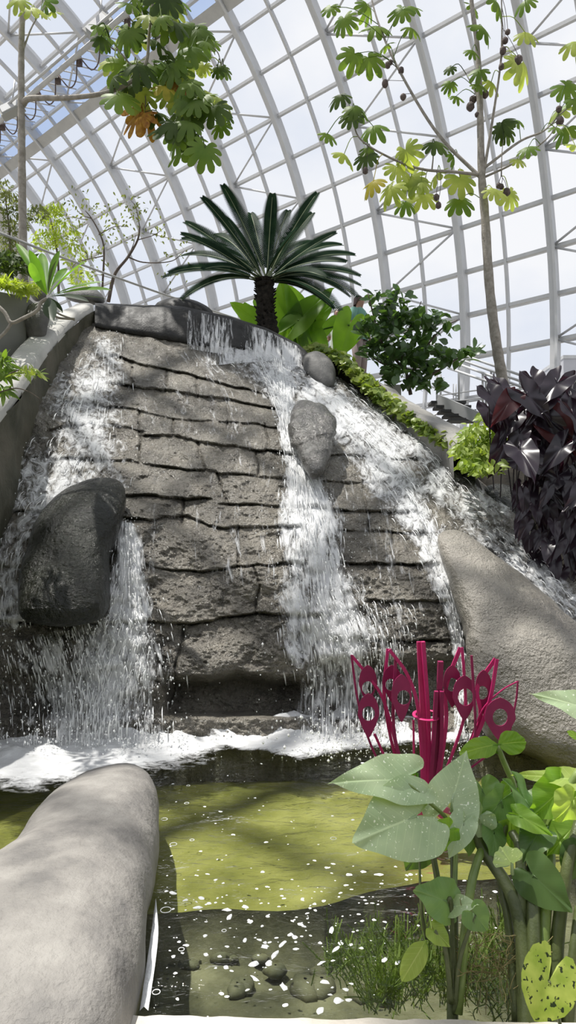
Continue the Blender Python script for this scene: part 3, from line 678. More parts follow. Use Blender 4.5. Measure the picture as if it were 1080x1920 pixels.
# flying strands and droplets
gs, gd = G(), G()
OCT = np.array([[1,0,0],[-1,0,0],[0,1,0],[0,-1,0],[0,0,1],[0,0,-1]], float); OF = [[0,2,4],[2,1,4],[1,3,4],[3,0,4],[2,0,5],[1,2,5],[3,1,5],[0,3,5]]
sv, sf, dv, df = [], [], [], []
counts = [300, 700, 600, 1100, 500, 300, 0, 240, 0, 0]
for (q, wob, fn, off), cnt in zip(FLOWS, counts):
    n = len(q)
    for _ in range(cnt):
        i = rng.integers(2, n - 2); l = rng.normal(0, .42)
        if abs(l) > 1: continue
        m = int(rng.integers(2, 7)); idx = np.arange(i, min(n - 1, i + m)); 
        if len(idx) < 3: continue
        t = q[idx[-1], :2] - q[idx[0], :2]; t /= np.hypot(*t) + 1e-9; l2 = l + 0 * idx
        px = q[idx, 0] - t[1] * l2 * q[idx, 2]; py = q[idx, 1] + t[0] * l2 * q[idx, 2]
        if (py < topy(px) + 4).any(): continue
        py = np.minimum(py, 1408)
        A = fn(px, py, off + .02 + abs(rng.normal(0, .05))); A = spline([A[0], (A[0] + A[-1]) / 2 + [0, -.015, .015], A[-1]], len(idx)); r = abs(rng.normal(.0022, .0012)) + .0009
        prof_ = r * np.sin(np.linspace(.15, math.pi - .1, len(idx)))
        gs.tube(A, prof_, 4, False)
    for _ in range(cnt):
        i = rng.integers(1, n - 1); l = rng.normal(0, .62)
        px = q[i, 0] + l * q[i, 2]; py = min(q[i, 1] + rng.normal(0, 6), 1408)
        if py < topy(px) + 2 or abs(l) > 1.5: continue
        A = fn(np.array([px]), np.array([py]), off + abs(rng.normal(0, .09)))[0]
        dv.append((A, abs(rng.normal(0, .0028)) + .0016))
def droplets(lst, g):
    V_ = np.concatenate([OCT * np.array([r, r, r * 1.6]) + c for c, r in lst]); F_ = (np.array(OF)[None] + (np.arange(len(lst)) * 6)[:, None, None]).reshape(-1, 3)
    g.add(V_, F_); return g
tag(gs.build('water_strands', M['foam']), 'white strands of water flying down the falls', 'water', kind='stuff')
for _ in range(1100):   # splash over the pool at the feet of the falls
    cx, sx = [(180, 110), (640, 80), (862, 25), (60, 90)][rng.choice(4, p=[.42, .4, .08, .1])]
    px = rng.normal(cx, sx); b = W(px, 1412 + abs(rng.normal(0, 9)), 0); dv.append((b + [0, -.05, abs(rng.normal(0, .16))], abs(rng.normal(0, .0028)) + .0016))
tag(droplets(dv, gd).build('water_droplets', M['foam'], smooth=False), 'spray droplets around the falls', 'water', kind='stuff')

# foam where the falls meet the pool
MAT_FOAM = watermat('pool_foam', 9, 9, .16)
def foam_patch(name, far, near, label, hump=.06, k=0, dn=1.0, n=150, m=34):
    xs_ = np.linspace(far[0][0], far[-1][0], n); fy = np.interp(xs_, *np.array(far, float).T); ny_ = np.interp(xs_, *np.array(near, float).T)
    tt = np.linspace(0, 1, m)[:, None]; px = np.tile(xs_, (m, 1)); py = fy + tt * (ny_ - fy)
    A = W(px, py, 0.030); nzv = fbm(np.stack([A[..., 0] * 5, A[..., 1] * 9, 0 * px + k], -1), 4, 50)
    A[..., 2] += hump * (1 - tt) ** 1.5 * (.6 + .8 * nzv) + .014 * np.abs(nzv)
    d = dn * np.clip(1.1 - tt ** 2.2, 0, 1) * (1 - np.abs(np.linspace(-1, 1, n)[None]) ** 6)
    o = G().grid(A).build(name, MAT_FOAM); put_attr(o, (A * [1, 1.6, 1]).reshape(-1, 3), d.reshape(-1)); tag(o, label, 'foam', None, 'stuff')
foam_patch('foam', [(-60,1398),(120,1396),(330,1394),(420,1388),(470,1384)], [(-60,1478),(60,1490),(180,1470),(300,1436),(400,1414),(470,1400)], 'churned white foam on the pool below the left fall', .09, 1, 1.5)
foam_patch('foam', [(380,1392),(500,1380),(640,1362),(720,1366),(800,1364),(880,1366),(960,1372)], [(380,1402),(500,1412),(560,1428),(640,1412),(760,1400),(880,1392),(960,1386)], 'thick white foam band on the pool below the central fall', .16, 2, 1.9)
foam_patch('foam', [(200,1420),(300,1415),(420,1400)], [(200,1500),(300,1480),(420,1425)], 'thin ripples of foam drifting out from the left fall', .0, 3, .42)
# foam flecks and bubbles drifting on the near water
gf = G(); lst = []
def fleck(px, py, r, asp=1., an=0.):
    c = W(px, py, .016); n = 9; a = np.arange(n) * 2 * math.pi / n; rr = r * (1 + .28 * rng.normal(0, 1, n).clip(-1, 1))
    x = rr * np.cos(a) * asp; y = rr * np.sin(a); ca, sa = math.cos(an), math.sin(an)
    ring = np.stack([x * ca - y * sa, x * sa + y * ca, 0 * x], -1); v = np.vstack([c + ring, c + ring * .6 + [0, 0, r * .35], [c + [0, 0, r * .45]]])
    f = [[i, (i + 1) % n, n + (i + 1) % n, n + i] for i in range(n)] + [[n + i, n + (i + 1) % n, 2 * n] for i in range(n)]
    gf.add(v, f)
for _ in range(330):
    u = rng.random()
    if u < .5: px, py = rng.uniform(300, 1000), rng.normal(1690, 45)
    elif u < .8: px, py = rng.uniform(300, 720), rng.uniform(1640, 1880)
    else: px, py = rng.uniform(300, 760), rng.uniform(1430, 1640)
    if py > 1885 or py < 1425: continue
    r = abs(rng.normal(0, .0036)) + .0016
    if py < 1620: r *= .8
    fleck(px, py, r, rng.uniform(1, 1.9), rng.normal(0, .5))
for px, py, r, a, an in [(505,1805,.016,1.3,1.2),(515,1790,.012,2.6,1.1),(530,1770,.010,3.,1.0),(545,1752,.011,1.6,1.),(385,1755,.011,1,1.4),(372,1702,.014,1.8,.1),(425,1706,.014,1.6,-.1),(430,1720,.012,2.3,1.3),(478,1835,.009,3,-.9),(532,1850,.012,2.2,-1.2),
    (497,1768,.011,1,0),(552,1757,.014,1,1.5),(460,1762,.010,1.8,1.4),(600,1768,.010,1,0),(622,1745,.010,3,1.4),(630,1780,.009,3,1.),(603,1805,.008,3,.7),(720,1800,.011,2,.8),(745,1805,.012,1.6,.7),(655,1640,.012,2,0),(710,1640,.012,2,0),(770,1640,.014,1,1.5),(290,1748,.007,1,0),(535,1885,.012,1,1.5),(600,1895,.018,1.2,1.5)]:
    fleck(px, py, r * .72, a, an)
tag(gf.build('foam_flecks', M['foam']), 'small white flecks of foam scattered on the near part of the pool', 'foam', kind='stuff')
gb = G()
for px, py, r in [(311,1706,.020),(308,1536,.016),(350,1506,.012),(353,1473,.010),(325,1583,.016),(360,1575,.010),(293,1860,.012),(625,1572,.014),(340,1780,.010),(420,1745,.008)]:
    c = W(px, py, .014); a = np.linspace(0, 2 * math.pi, 22); gb.tube(c + np.stack([r * np.cos(a), r * np.sin(a), 0 * a], -1), .0014, 5, False)
tag(gb.build('bubbles', M['foam']), 'thin rings of bubbles on the calm green water', 'foam', kind='stuff')
# scum strip along the near boulder
g = G(); a = W(np.array([291, 284, 276, 268, 262]), np.array([1690, 1745, 1800, 1855, 1895]), .02); b = W(np.array([293, 297, 292, 284, 278]), np.array([1690, 1745, 1800, 1855, 1895]), .02)
A = np.array([spline(a, 24), spline((a + b) / 2 + [0, 0, .012], 24), spline(b, 24)]); tag(g.grid(A).build('foam_strip', M['foam']), 'strip of white scum clinging to the near grey boulder at the waterline', 'foam', kind='stuff')
# pebbles on the pool's floor
for i in range(46):
    px, py = rng.uniform(300, 760), rng.uniform(1690, 1880); c = W(px, py, -.45); r = rng.uniform(.03, .08)
    th = np.arange(12) * math.pi / 6; rr = 1 + .2 * rng.normal(0, 1, 12).clip(-1, 1); rowsP = []
    for ph in np.linspace(.1, math.pi - .1, 7): rowsP.append(c + np.stack([r * rr * np.cos(th) * math.sin(ph), r * .9 * rr * np.sin(th) * math.sin(ph), 0 * th + r * .55 * math.cos(ph)], -1))
    tag(G().grid(np.array(rowsP), True).build('pebble', M['pebble']), 'rounded pebble lying on the dark floor of the pool', 'pebble', 'pebbles under the water')

# ------------------------------------------------------------------ leaves
HEART = np.array([(1,0),(.93,.06),(.78,.19),(.55,.37),(.28,.49),(0,.53),(-.2,.48),(-.34,.34),(-.36,.2),(-.27,.09),(-.06,.012)])
ARROW = np.array([(1,0),(.9,.05),(.66,.2),(.4,.36),(.15,.47),(-.1,.52),(-.34,.5),(-.5,.38),(-.46,.24),(-.28,.11),(-.04,.012)])
OVAL = np.array([(1,0),(.96,.10),(.85,.26),(.65,.40),(.4,.44),(.2,.36),(.06,.16),(0,.02)])
def smooth_outline(h):
    q = spline(h[:-1], 26); return np.vstack([q, h[-1:]])
HEART, ARROW, OVAL = smooth_outline(HEART), smooth_outline(ARROW), smooth_outline(OVAL)
def frame(d, n):
    d = unit(d); n = np.asarray(n, float); n = unit(n - d * (n @ d)); return d, np.cross(n, d), n
def fan(g, c, d, n, L, W_, half, droop=.2, fold=.15, wave=.0, rings=(.3, .65, 1.0), seed=0):
    d, s, n = frame(d, n); h = half[1:] if half[-1, 1] < .03 else half[1:]
    out_ = np.vstack([half[::-1] * [1, -1], half[1:]]) if True else None    # sinus, one side, tip, other side, sinus
    V_ = [c]; m = len(out_); g.uv = [[0, 0, 0]]
    for r in rings:
        x = out_[:, 0] * r; y = out_[:, 1] * r * W_ / 1.06
        z = fold * np.abs(y) - droop * (np.clip(x, 0, 1) ** 2) - droop * .5 * y * y + wave * r ** 3 * np.sin(np.arange(m) * .95 + seed)
        V_.append(c + L * (x[:, None] * d + y[:, None] * s + z[:, None] * n)); g.uv += [[a_, b_, 0] for a_, b_ in zip(x, y)]
    f = [[0, 1 + i, 2 + i] for i in range(m - 1)]
    for k in range(len(rings) - 1):
        o0 = 1 + k * m; o1 = o0 + m; f += [[o0 + i, o1 + i, o1 + i + 1, o0 + i + 1] for i in range(m - 1)]
    g.add(np.vstack(V_), f); return g
def strip(g, c, d, n, L, w0, droop=.3, fold=.25, nseg=9, shape='lance', twist=0):
    d, s, n = frame(d, n); t = np.linspace(0, 1, nseg)
    if shape == 'lance': hw = np.sin(math.pi * t ** .8) ** .8 * (1 - .25 * t) + .03
    elif shape == 'obov': hw = np.sin(math.pi * t ** 1.6) ** .7 + .04
    else: hw = np.sqrt(np.clip(1 - (2 * t - 1) ** 2, 0, 1)) + .02
    hw = hw * w0 / 2; row = []
    for q in (-1, -.5, 0, .5, 1):
        row.append(c + L * t[:, None] * d - (droop * L * t ** 2)[:, None] * n * 1.0 + (q * hw)[:, None] * s + (abs(q) * hw * fold)[:, None] * n)
    return g.grid(np.array(row))
def palmate(g, c, d, n, L, lobes=9, droop=.5, seed=0):
    d, s, n = frame(d, n); th = np.linspace(-2.75, 2.75, lobes * 8 + 1); k = lobes / 5.5 * math.pi
    ph = (th + 2.75) / 5.5 * lobes
    r = L * (.80 + .20 * np.cos(th * .8)) * (.52 + .48 * np.abs(np.sin(math.pi * ph)) ** .45); V_ = [c]; m = len(th)
    lob = np.floor(ph.clip(0, lobes - .01)); rr = np.random.default_rng(seed); dl = rr.normal(0, .16, lobes + 1)[lob.astype(int)]
    for q in (.3, .62, .85, 1.):
        R_ = r * q; z = -droop * (R_ ** 2) / L * (1 + dl * 2) + dl * R_ * .3
        V_.append(c + (R_ * np.cos(th))[:, None] * d + (R_ * np.sin(th))[:, None] * s + z[:, None] * n)
    f = [[0, 1 + i, 2 + i] for i in range(m - 1)]
    for kk_ in range(3):
        o0 = 1 + kk_ * m; f += [[o0 + i, o0 + m + i, o0 + m + i + 1, o0 + i + 1] for i in range(m - 1)]
    g.add(np.vstack(V_), f)
def rnd(a, b): return float(rng.uniform(a, b))
def nrand(): return rng.normal(0, 1, 3)

# ------------------------------------------------------------------ cycad palm at the head of the fall
base = P(497, 545, 9.7); foot = P(503, 628, 9.7)
t = thing('cycad', 'big dark green cycad with arching feathery fronds on a stout dark trunk above the waterfall', 'palm', foot)
g = G(); q = spline([foot - [0, 0, .25], foot + [0, 0, .1], (base + foot) / 2 + [-.02, 0, 0], base + [0, 0, .05], base + [0, 0, .16]], 30)
rr = np.array([.16, .15, .135, .13, .15]) ; g.tube(q, np.interp(np.linspace(0, 4, 30), range(5), rr) * (1 + .10 * np.sin(np.arange(30) * 2.2)), 14)
for i in range(150):   # old leaf bases
    z = rnd(0, 1); a = rnd(0, 6.28); c = q[int(z * 29)]; o_ = np.array([math.cos(a), math.sin(a), 0]); g.tube([c + o_ * .12, c + o_ * .17 + [0, 0, .035]], [.022, .008], 4)
g.build('trunk', M['cycad_trunk'], t)
tips = [(418,348,0),(380,371,-.3),(348,417,.3),(341,439,-.5),(342,448,.1),(341,480,.6),(307,520,0),(318,511,-.5),(337,565,-.2),(511,365,.1),(594,363,0),(629,437,-.3),(640,459,.4),(664,478,0),(648,491,-.5),
        (674,517,-.2),(675,535,.3),(670,556,-.5),(655,556,.2),(638,581,-.6),(625,578,.1),(425,410,-.7),(556,430,-.7),(470,400,.8),(540,395,.9),(585,400,.5),(380,505,-.9),(610,520,-.9),(400,440,.9),(600,455,.9)]
def frond(i, tip, arch):
    c = base + [rnd(-.05, .05), rnd(-.05, .05), .12]; tip = np.asarray(tip); L = np.linalg.norm(tip - c)
    out = tip - c; up = np.array([0, 0, 1.]); mid = c + out * .52 + up * arch * L
    tt = np.linspace(0, 1, 76)[:, None]; pts = (1 - tt) ** 2 * c + 2 * tt * (1 - tt) * mid + tt ** 2 * tip
    g = G(); T = np.gradient(pts, axis=0); T /= np.linalg.norm(T, axis=1)[:, None]
    h = unit([out[0], out[1], .001]); side = unit(np.cross(T.mean(0), [0, -.75, .65])); 
    for k in range(11, 76):
        u = k / 75; ll = .165 * (math.sin(math.pi * min(1, (u - .12) / .9 * .93 + .05)) ** .55 + .05)
        s_ = unit(side - T[k] * (side @ T[k])); n_ = unit(np.cross(T[k], s_)); 
        if n_[2] < 0: n_ = -n_
        for sg in (-1, 1):
            dr = unit(s_ * sg * .86 + T[k] * .50 + n_ * .28); w_ = T[k] * .0105
            p0 = pts[k]; p1 = p0 + dr * ll * .6; p2 = p0 + dr * ll - n_ * .015
            g.add([p0 - w_, p0 + w_, p1 + w_ * .9, p1 - w_ * .9, p2], [[0, 1, 2, 3], [3, 2, 4]])
    o = g.build('frond', M['cycad'], t, False)
    G().tube(pts[::4], np.linspace(.013, .004, len(pts[::4])), 5).build('stalk', M['rachis'], o)
for i, (x, y, dy) in enumerate(tips):
    tip = P(x, y, 9.7 + dy); ar = .10 if y < 440 else (.20 if y < 540 else .30); frond(i, tip, ar)

# broad banana-like leaves behind the cycad
root = P(560, 668, 10.6); t = thing('elephant_ear', 'big backlit light green elephant ear leaves behind the palm trunk', 'plant', root)
for i, (a, tp, wd, n_) in enumerate([((478,600),(452,578),.75,(.2,-1,.3)), ((540,600),(530,548),.7,(-.3,-1,.2)), ((556,568),(545,548),.8,(.1,-1,.2)), ((548,610),(556,652),.55,(.5,-1,0)),
        ((600,612),(568,650),.5,(.2,-1,.1)), ((560,600),(600,556),.6,(-.2,-1,.4)), ((592,600),(610,580),.7,(-.2,-1,.1)), ((585,640),(572,600),.8,(.1,-1,.2)), ((655,610),(640,648),.8,(.4,-1,.1)), ((480,585),(496,612),.7,(.2,-1,.1))]):
    A_ = P(*a, 10.4 + .1 * i % .5); T_ = P(*tp, 10.35 + .1 * i % .5); d = T_ - A_
    g = fan(G(), A_ - d * .1, d, n_, np.linalg.norm(d) * 1.45 + .12, wd, HEART, .15, .12, .02, seed=i)
    g.tube(spline([root, (root + A_) / 2 + [rnd(-.1, .1), .1, .2], A_], 8), [.03] * 4 + [.015] * 4, 6); g.build('leaf', M['banana'], t)

# ------------------------------------------------------------------ trees
def tree(name, label, trunk, r_tr, branches, leaves, Yd, bark, cat='tree', pods=(), pod_lab=None, wob=.25, droop=.55):
    b0 = P(trunk[0][0], trunk[0][1], Yd); t = thing(name, label, cat, b0)
    pts = np.array([P(x, y, Yd) for x, y in trunk]); q = spline(pts, 60)
    G().tube(q, np.interp(np.linspace(0, 1, 60), np.linspace(0, 1, len(r_tr)), r_tr) * (1 + .05 * np.sin(np.arange(60) * 1.9)), 10).build('trunk', bark, t)
    allp = [q]
    for br, r0, dY in branches:
        bp = np.array([P(x, y, Yd + dY * i / max(1, len(br) - 1)) for i, (x, y) in enumerate(br)]); bq = spline(bp, 40); allp.append(bq)
        G().tube(bq, np.linspace(r0, r0 * .35, 40), 7).build('branch', bark, t)
    ap = np.vstack(allp)
    for i, (x, y, sz, mt) in enumerate(leaves):
        px_ = np.array([540 + (ap[:, 0]) / ap[:, 1] * F]) ; c0 = P(x, y, Yd); near = ap[np.argmin(np.linalg.norm((ap - c0) * [1, .2, 1], axis=1))]
        Yl = near[1] + rnd(-wob, wob) * 2; c = P(x, y - sz * .25, Yl); L = sz / F * Yl * rnd(.72, .90)
        n_ = unit([rnd(-.5, .5), -rnd(.25, 1.0), rnd(.35, 1.0)]); d = unit([rnd(-.8, .8), rnd(-.5, 0), -rnd(.2, 1)])
        g = G(); palmate(g, c, d, n_, L, int(rng.integers(8, 11)), droop * rnd(.6, 1.2), i)
        mid = (near + c) / 2 + [0, 0, .12]; g.tube(spline([near, mid, c], 7), .007, 4, False)
        g.build('leaf', M[mt], t)
    for i, (x, y, r) in enumerate(pods):
        c0 = P(x, y, Yd); near = ap[np.argmin(np.linalg.norm((ap - c0 - [0, 0, .2]) * [1, .2, 1], axis=1))]; c = P(x, y, near[1]); rr = r / F * near[1]
        g = G(); th = np.arange(10) * .628; rowsP = [c + np.stack([rr * (1 + .15 * rnd(-1, 1)) * np.cos(th) * math.sin(p_), rr * np.sin(th) * math.sin(p_), 0 * th + 1.15 * rr * math.cos(p_)], -1) for p_ in np.linspace(.1, 3.04, 8)]
        g.grid(np.array(rowsP), True); g.tube(spline([c + [0, 0, rr], (c + near) / 2 + [.02, 0, .03], near], 6), .005, 4, False); g.build('seed_pod', M['pod'], t)
    return t
RL = [(645,45,42,0),(690,20,36,0),(705,60,46,0),(755,28,42,0),(770,60,34,0),(665,112,46,0),(690,118,42,0),(725,92,32,0),(772,20,32,0),(640,187,36,2),(665,210,38,0),(660,225,40,2),(700,248,44,0),(613,260,34,0),(645,300,42,1),(688,300,36,2),
 (760,292,40,1),(815,278,42,2),(850,300,30,0),(745,325,46,1),(770,345,46,1),(700,350,40,3),(735,362,48,1),(795,377,46,1),(862,345,48,1),(860,385,42,0),(820,335,38,1),(885,20,36,0),(930,12,42,0),(985,10,36,0),(905,62,44,0),(985,70,34,1),
 (885,102,28,0),(978,132,52,1),(965,125,40,1),(940,240,40,2),(948,250,34,2),(900,140,34,0),(845,162,26,0),(845,132,20,2),(895,165,30,0),(921,162,34,1),(855,187,26,0),(970,232,24,0),(990,285,34,0),(970,305,24,1),(925,365,40,1),(955,372,38,1),
 (1060,172,46,0),(1050,215,36,1),(1075,90,42,1),(1065,250,44,0),(1040,245,26,0),(1078,282,40,1),(1078,195,40,0),(790,350,38,1),(760,388,34,0),(690,285,30,0),(620,20,30,0)]
mt = ['cecropia', 'cecropia_pale', 'cecropia_dark', 'cecropia_yellow']
tree('trumpet_tree', 'slender pale trunked tree with lobed leaves and hanging brown pods on the right', [(948,756),(940,700),(930,640),(918,540),(909,400),(903,325),(900,200),(896,100),(884,0),(880,-90)], [.095,.085,.075,.06,.04,.03],
     [([(903,335),(820,250),(750,135),(710,45),(690,-30)], .032, .8), ([(902,328),(850,322),(790,317),(730,295),(675,260),(660,215)], .028, -.5), ([(907,325),(925,215),(940,100),(940,-30)], .026, -.6),
      ([(909,314),(975,265),(1020,245),(1055,210),(1095,180)], .024, .7), ([(909,332),(965,305),(1020,265),(1045,235)], .02, -.6), ([(899,190),(885,160),(872,135)], .018, .2), ([(940,330),(941,290),(944,262)], .012, 0), ([(810,318),(812,290),(806,270)], .014, 0)],
     [(x, y, s, mt[m]) for x, y, s, m in RL], 10.5, M['bark'],
     pods=[(722,157,7),(727,122,6),(732,117,5),(752,132,6),(756,182,6),(882,200,8),(887,187,7),(910,177,7),(972,112,8),(940,125,6),(943,95,7),(947,76,6),(952,60,5),(1050,227,8),(1048,205,6),(685,320,6),(822,385,6),(818,370,6),(935,348,5),(950,360,7),(940,350,5),(895,215,5)])
LL = []
def addl(x0, x1, y0, y1, n, sz=(42, 56), mts=('cecropia', 'cecropia', 'cecropia_dark', 'cecropia_pale')):
    for _ in range(n): LL.append((rnd(x0, x1), rnd(y0, y1), rnd(*sz), mts[int(rng.integers(len(mts)))]))
addl(230, 350, 0, 50, 12); addl(180, 250, 55, 85, 5, (28, 36)); addl(220, 370, 50, 100, 15); addl(210, 370, 100, 145, 15); addl(205, 260, 140, 195, 6); addl(330, 415, 150, 215, 10)
addl(310, 400, 200, 262, 11, mts=('cecropia', 'cecropia_dark')); addl(330, 395, 260, 300, 6, mts=('cecropia', 'cecropia_dark')); addl(385, 425, 70, 90, 3, (24, 28)); addl(380, 425, 115, 135, 3, (24, 28)); addl(400, 425, 215, 250, 3, (30, 34))
addl(250, 340, 140, 200, 7, mts=('cecropia', 'cecropia_pale'))
LL += [(272, 222, 62, 'cecropia_dry'), (262, 228, 54, 'cecropia_dry'), (295, 222, 44, 'cecropia_dark'), (310, 172, 44, 'cecropia_yellow'), (335, 165, 34, 'cecropia_dry'), (60, 25, 44, 'cecropia_pale'), (85, 12, 40, 'cecropia'), (35, 8, 36, 'cecropia_pale'), (100, 30, 34, 'cecropia_pale')]
tree('trumpet_tree', 'tall thin tree on the left with a dense hanging crown and one orange dry leaf', [(45,535),(43,450),(41,300),(40,200),(40,100),(42,20),(44,-60)], [.062,.056,.052,.045,.04,.03],
     [([(43,196),(52,186),(80,184),(120,184),(180,178),(225,165),(262,140),(276,110),(280,60),(290,-20)], .045, -.6), ([(276,118),(300,140),(340,180),(375,240),(372,285)], .02, -.3), ([(255,150),(272,180),(272,210)], .014, -.3),
      ([(278,80),(330,60),(400,90),(415,120)], .016, .2), ([(262,138),(235,110),(205,70)], .016, -.3), ([(41,100),(60,50),(85,10)], .016, .2)], LL, 9.0, M['bark'], wob=.35)
# the thin bare tree behind the coping
t0 = P(203, 566, 11.5); t = thing('sapling', 'thin almost leafless little tree behind the head of the coping', 'tree', t0)
for br, r in [([(203,566),(215,515),(240,482),(258,450),(262,425)], .035), ([(240,482),(270,492),(320,490),(345,472)], .014), ([(192,540),(195,470),(188,440),(172,410),(160,395)], .02), ([(215,515),(245,470),(255,440)], .012), ([(193,480),(150,490),(135,500)], .01), ([(185,440),(215,425),(240,425)], .01), ([(258,450),(290,440),(310,425)], .009), ([(172,410),(150,400),(130,370)], .009), ([(262,425),(255,390),(245,375)], .009)]:
    G().tube(spline([P(x, y, 11.5) for x, y in br], 20), np.linspace(r, r * .4, 20), 6).build('branch', M['bark_dark'], t)
g = G()
for _ in range(360):
    cx, cy, s = [(140,375,14),(160,400,14),(190,390,10),(240,375,12),(255,390,10),(130,425,14),(240,420,12),(150,450,16),(330,465,14),(270,400,12),(180,475,14),(222,440,14),(300,430,10),(175,510,14),(320,510,14),(205,425,12)][int(rng.integers(16))]
    c = P(cx + rng.normal(0, s), cy + rng.normal(0, s), 11.5 + rnd(-.4, .4)); strip(g, c, nrand() + [0, 0, -1], nrand() + [0, -1, 0], rnd(.05, .10), .035, .2, .2, 4)
g.build('foliage', M['olive'], t)

def foliage(cloud, n, L, w_, mat, parent, name='foliage', shape='lance', Yj=.3, down=-.3, nseg=5, up=.3):
    """cloud: list of (px, py, Y, spread px, weight)"""
    g = G(); wts = np.array([c[4] for c in cloud], float); wts /= wts.sum()
    for i in rng.choice(len(cloud), n, p=wts):
        cx, cy, Yc, s, _ = cloud[i]; q = nrand(); q = q / np.linalg.norm(q) * rnd(.35, 1) ** .5
        c = P(cx + q[0] * s, cy + q[2] * s, Yc + q[1] * Yj); d = q * [1, 1, 1] + nrand() * .4 + [0, 0, down]
        strip(g, c, d, nrand() * .5 + [0, -.6, up + .5], L * rnd(.7, 1.3), w_ * rnd(.8, 1.2), .25, .15, nseg, shape)
    return g.build(name, mat, parent)
# left background shrubbery
def shrub(label, cloud, n, L, w_, mat, stems=(), name='shrub', cat='shrub', bark='bark_dark', **k):
    c0 = cloud[0]; t = thing(name, label, cat, P(c0[0], c0[1] + c0[3], c0[2]))
    for br, r, Y in stems: G().tube(spline([P(x, y, Y) for x, y in br], 16), np.linspace(r, r * .4, 16), 6).build('stem', M[bark], t)
    foliage(cloud, n, L, w_, M[mat], t, **k); return t
shrub('fine-leaved olive green shrub at the left edge behind the trunk', [(15,380,12,26,3),(5,350,12,18,1),(30,420,12,26,3),(10,460,12,26,3),(70,400,12.5,20,2)], 1300, .085, .03, 'olive', [([(20,520),(18,440),(10,370)], .03, 12)], nseg=4)
shrub('light yellow-green feathery shrub behind the leaning rail', [(95,405,13,24,3),(120,440,13,30,3),(85,450,13,26,3),(140,480,13,26,2),(150,520,12.5,22,2),(105,390,13,16,1)], 1500, .09, .03, 'chartreuse', [([(110,550),(108,480),(95,410)], .03, 13)], nseg=4)
shrub('dark green foliage filling the left edge over the planter', [(10,490,8.5,26,3),(30,500,8.5,22,2),(50,485,8.8,14,1)], 420, .12, .05, 'cecropia_dark', [([(20,545),(18,500)], .02, 8.5)], nseg=4)
shrub('yellow-green fern trailing over the top of the concrete planter', [(5,530,6.3,14,2),(25,536,6.5,13,2),(45,545,6.7,12,2),(62,540,7,10,1),(80,535,7.4,10,1)], 520, .11, .028, 'chartreuse', nseg=5, name='fern', cat='fern', down=.1)
shrub('small green leafy plant at the left edge low in front of the coping', [(0,672,4.4,14,2),(4,700,4.4,14,2),(-6,730,4.4,16,1)], 130, .10, .035, 'cecropia', name='shrub', nseg=5)
t = shrub('trailing plant with pale rimmed leaves hanging over the dark side of the coping at the left edge', [(52,692,4.3,13,2),(66,700,4.3,11,2),(40,700,4.3,8,1)], 55, .07, .02, 'ivy', [([(-10,722),(20,700),(50,692),(72,702)], .006, 4.3), ([(0,735),(30,728),(55,735),(75,748)], .005, 4.3)], name='trailing_plant', cat='plant', nseg=5)

# plumeria-like plant
c0 = P(90, 556, 5.4); t = thing('plumeria', 'plant with long upright glossy green leaves over the planter corner', 'plant', P(20, 640, 5.3))
for br, r in [([(-20,560),(8,585),(21,605),(45,596),(70,582),(76,568),(88,560)], .016), ([(21,606),(12,620),(-10,642)], .014), ([(95,585),(110,596),(140,598)], .010), ([(88,560),(105,585),(140,600)], .008)]:
    G().tube(spline([P(x, y, 5.4) for x, y in br], 24), r, 8).build('stem', M['bark'], t)
for i, (x, y, L_, w_, mm, dy) in enumerate([(28,452,0,.085,0,.1),(58,478,0,.08,0,-.1),(75,470,0,.08,0,.2),(105,468,0,.08,0,0),(96,492,0,.075,1,-.1),(150,492,0,.08,0,-.1),(125,500,0,.07,0,.2),(188,528,0,.075,0,0),(192,545,0,.08,0,-.15),(150,566,0,.06,1,-.2),
      (92,598,0,.11,1,-.15),(62,505,0,.075,0,.15),(120,520,0,.07,1,.1),(110,585,0,.05,1,-.1),(45,500,0,.07,0,-.2),(200,560,0,.06,1,.1)]):
    tp = P(x, y, 5.4 + dy * 3); d = tp - c0; L = np.linalg.norm(d); up = np.array([0, 0, 1.]); h = unit([d[0], d[1], 0]); n_ = unit(up * abs(h[0]) + np.array([-.5 * np.sign(d[0]) * .4, -.9, .3]))
    g = strip(G(), c0 + d * .06, d + up * .12 * L, n_, L * .98, w_, .12, .3, 14, 'obov'); g.build('leaf', M['plumeria_dark' if mm else 'plumeria'], t)

# clusia shrub on the right
SH = [(755,640,10,60,4),(740,590,10,32,2),(712,560,10,16,.3),(800,600,10,30,1.4),(700,620,10,28,1.6),(800,670,10,42,2),(760,700,10,40,2.5),(850,670,10,26,1),(880,660,10,14,.5),(715,660,10,30,1.5),(810,725,10,20,.8),(700,600,10,14,.4),(650,570,10,6,.0),(835,620,10,14,.3),(745,560,10,20,.6)]
t = thing('autograph_shrub', 'round dark green shrub with thick paddle leaves above the stone rim wall', 'shrub', P(770, 735, 10))
for br, r in [([(770,740),(760,690),(745,630),(735,560)], .03), ([(765,710),(800,650),(830,615),(858,600)], .022), ([(770,725),(830,690),(870,665),(900,655)], .022), ([(755,690),(715,640),(700,590),(690,550)], .022), ([(750,650),(775,600),(790,565)], .016), ([(735,690),(700,670),(690,640)], .016)]:
    G().tube(spline([P(x, y, 10) for x, y in br], 20), np.linspace(r, r * .4, 20), 6).build('branch', M['bark_dark'], t)
foliage(SH, 820, .175, .11, M['clusia'], t, shape='obov', Yj=.45, down=.35, nseg=6)
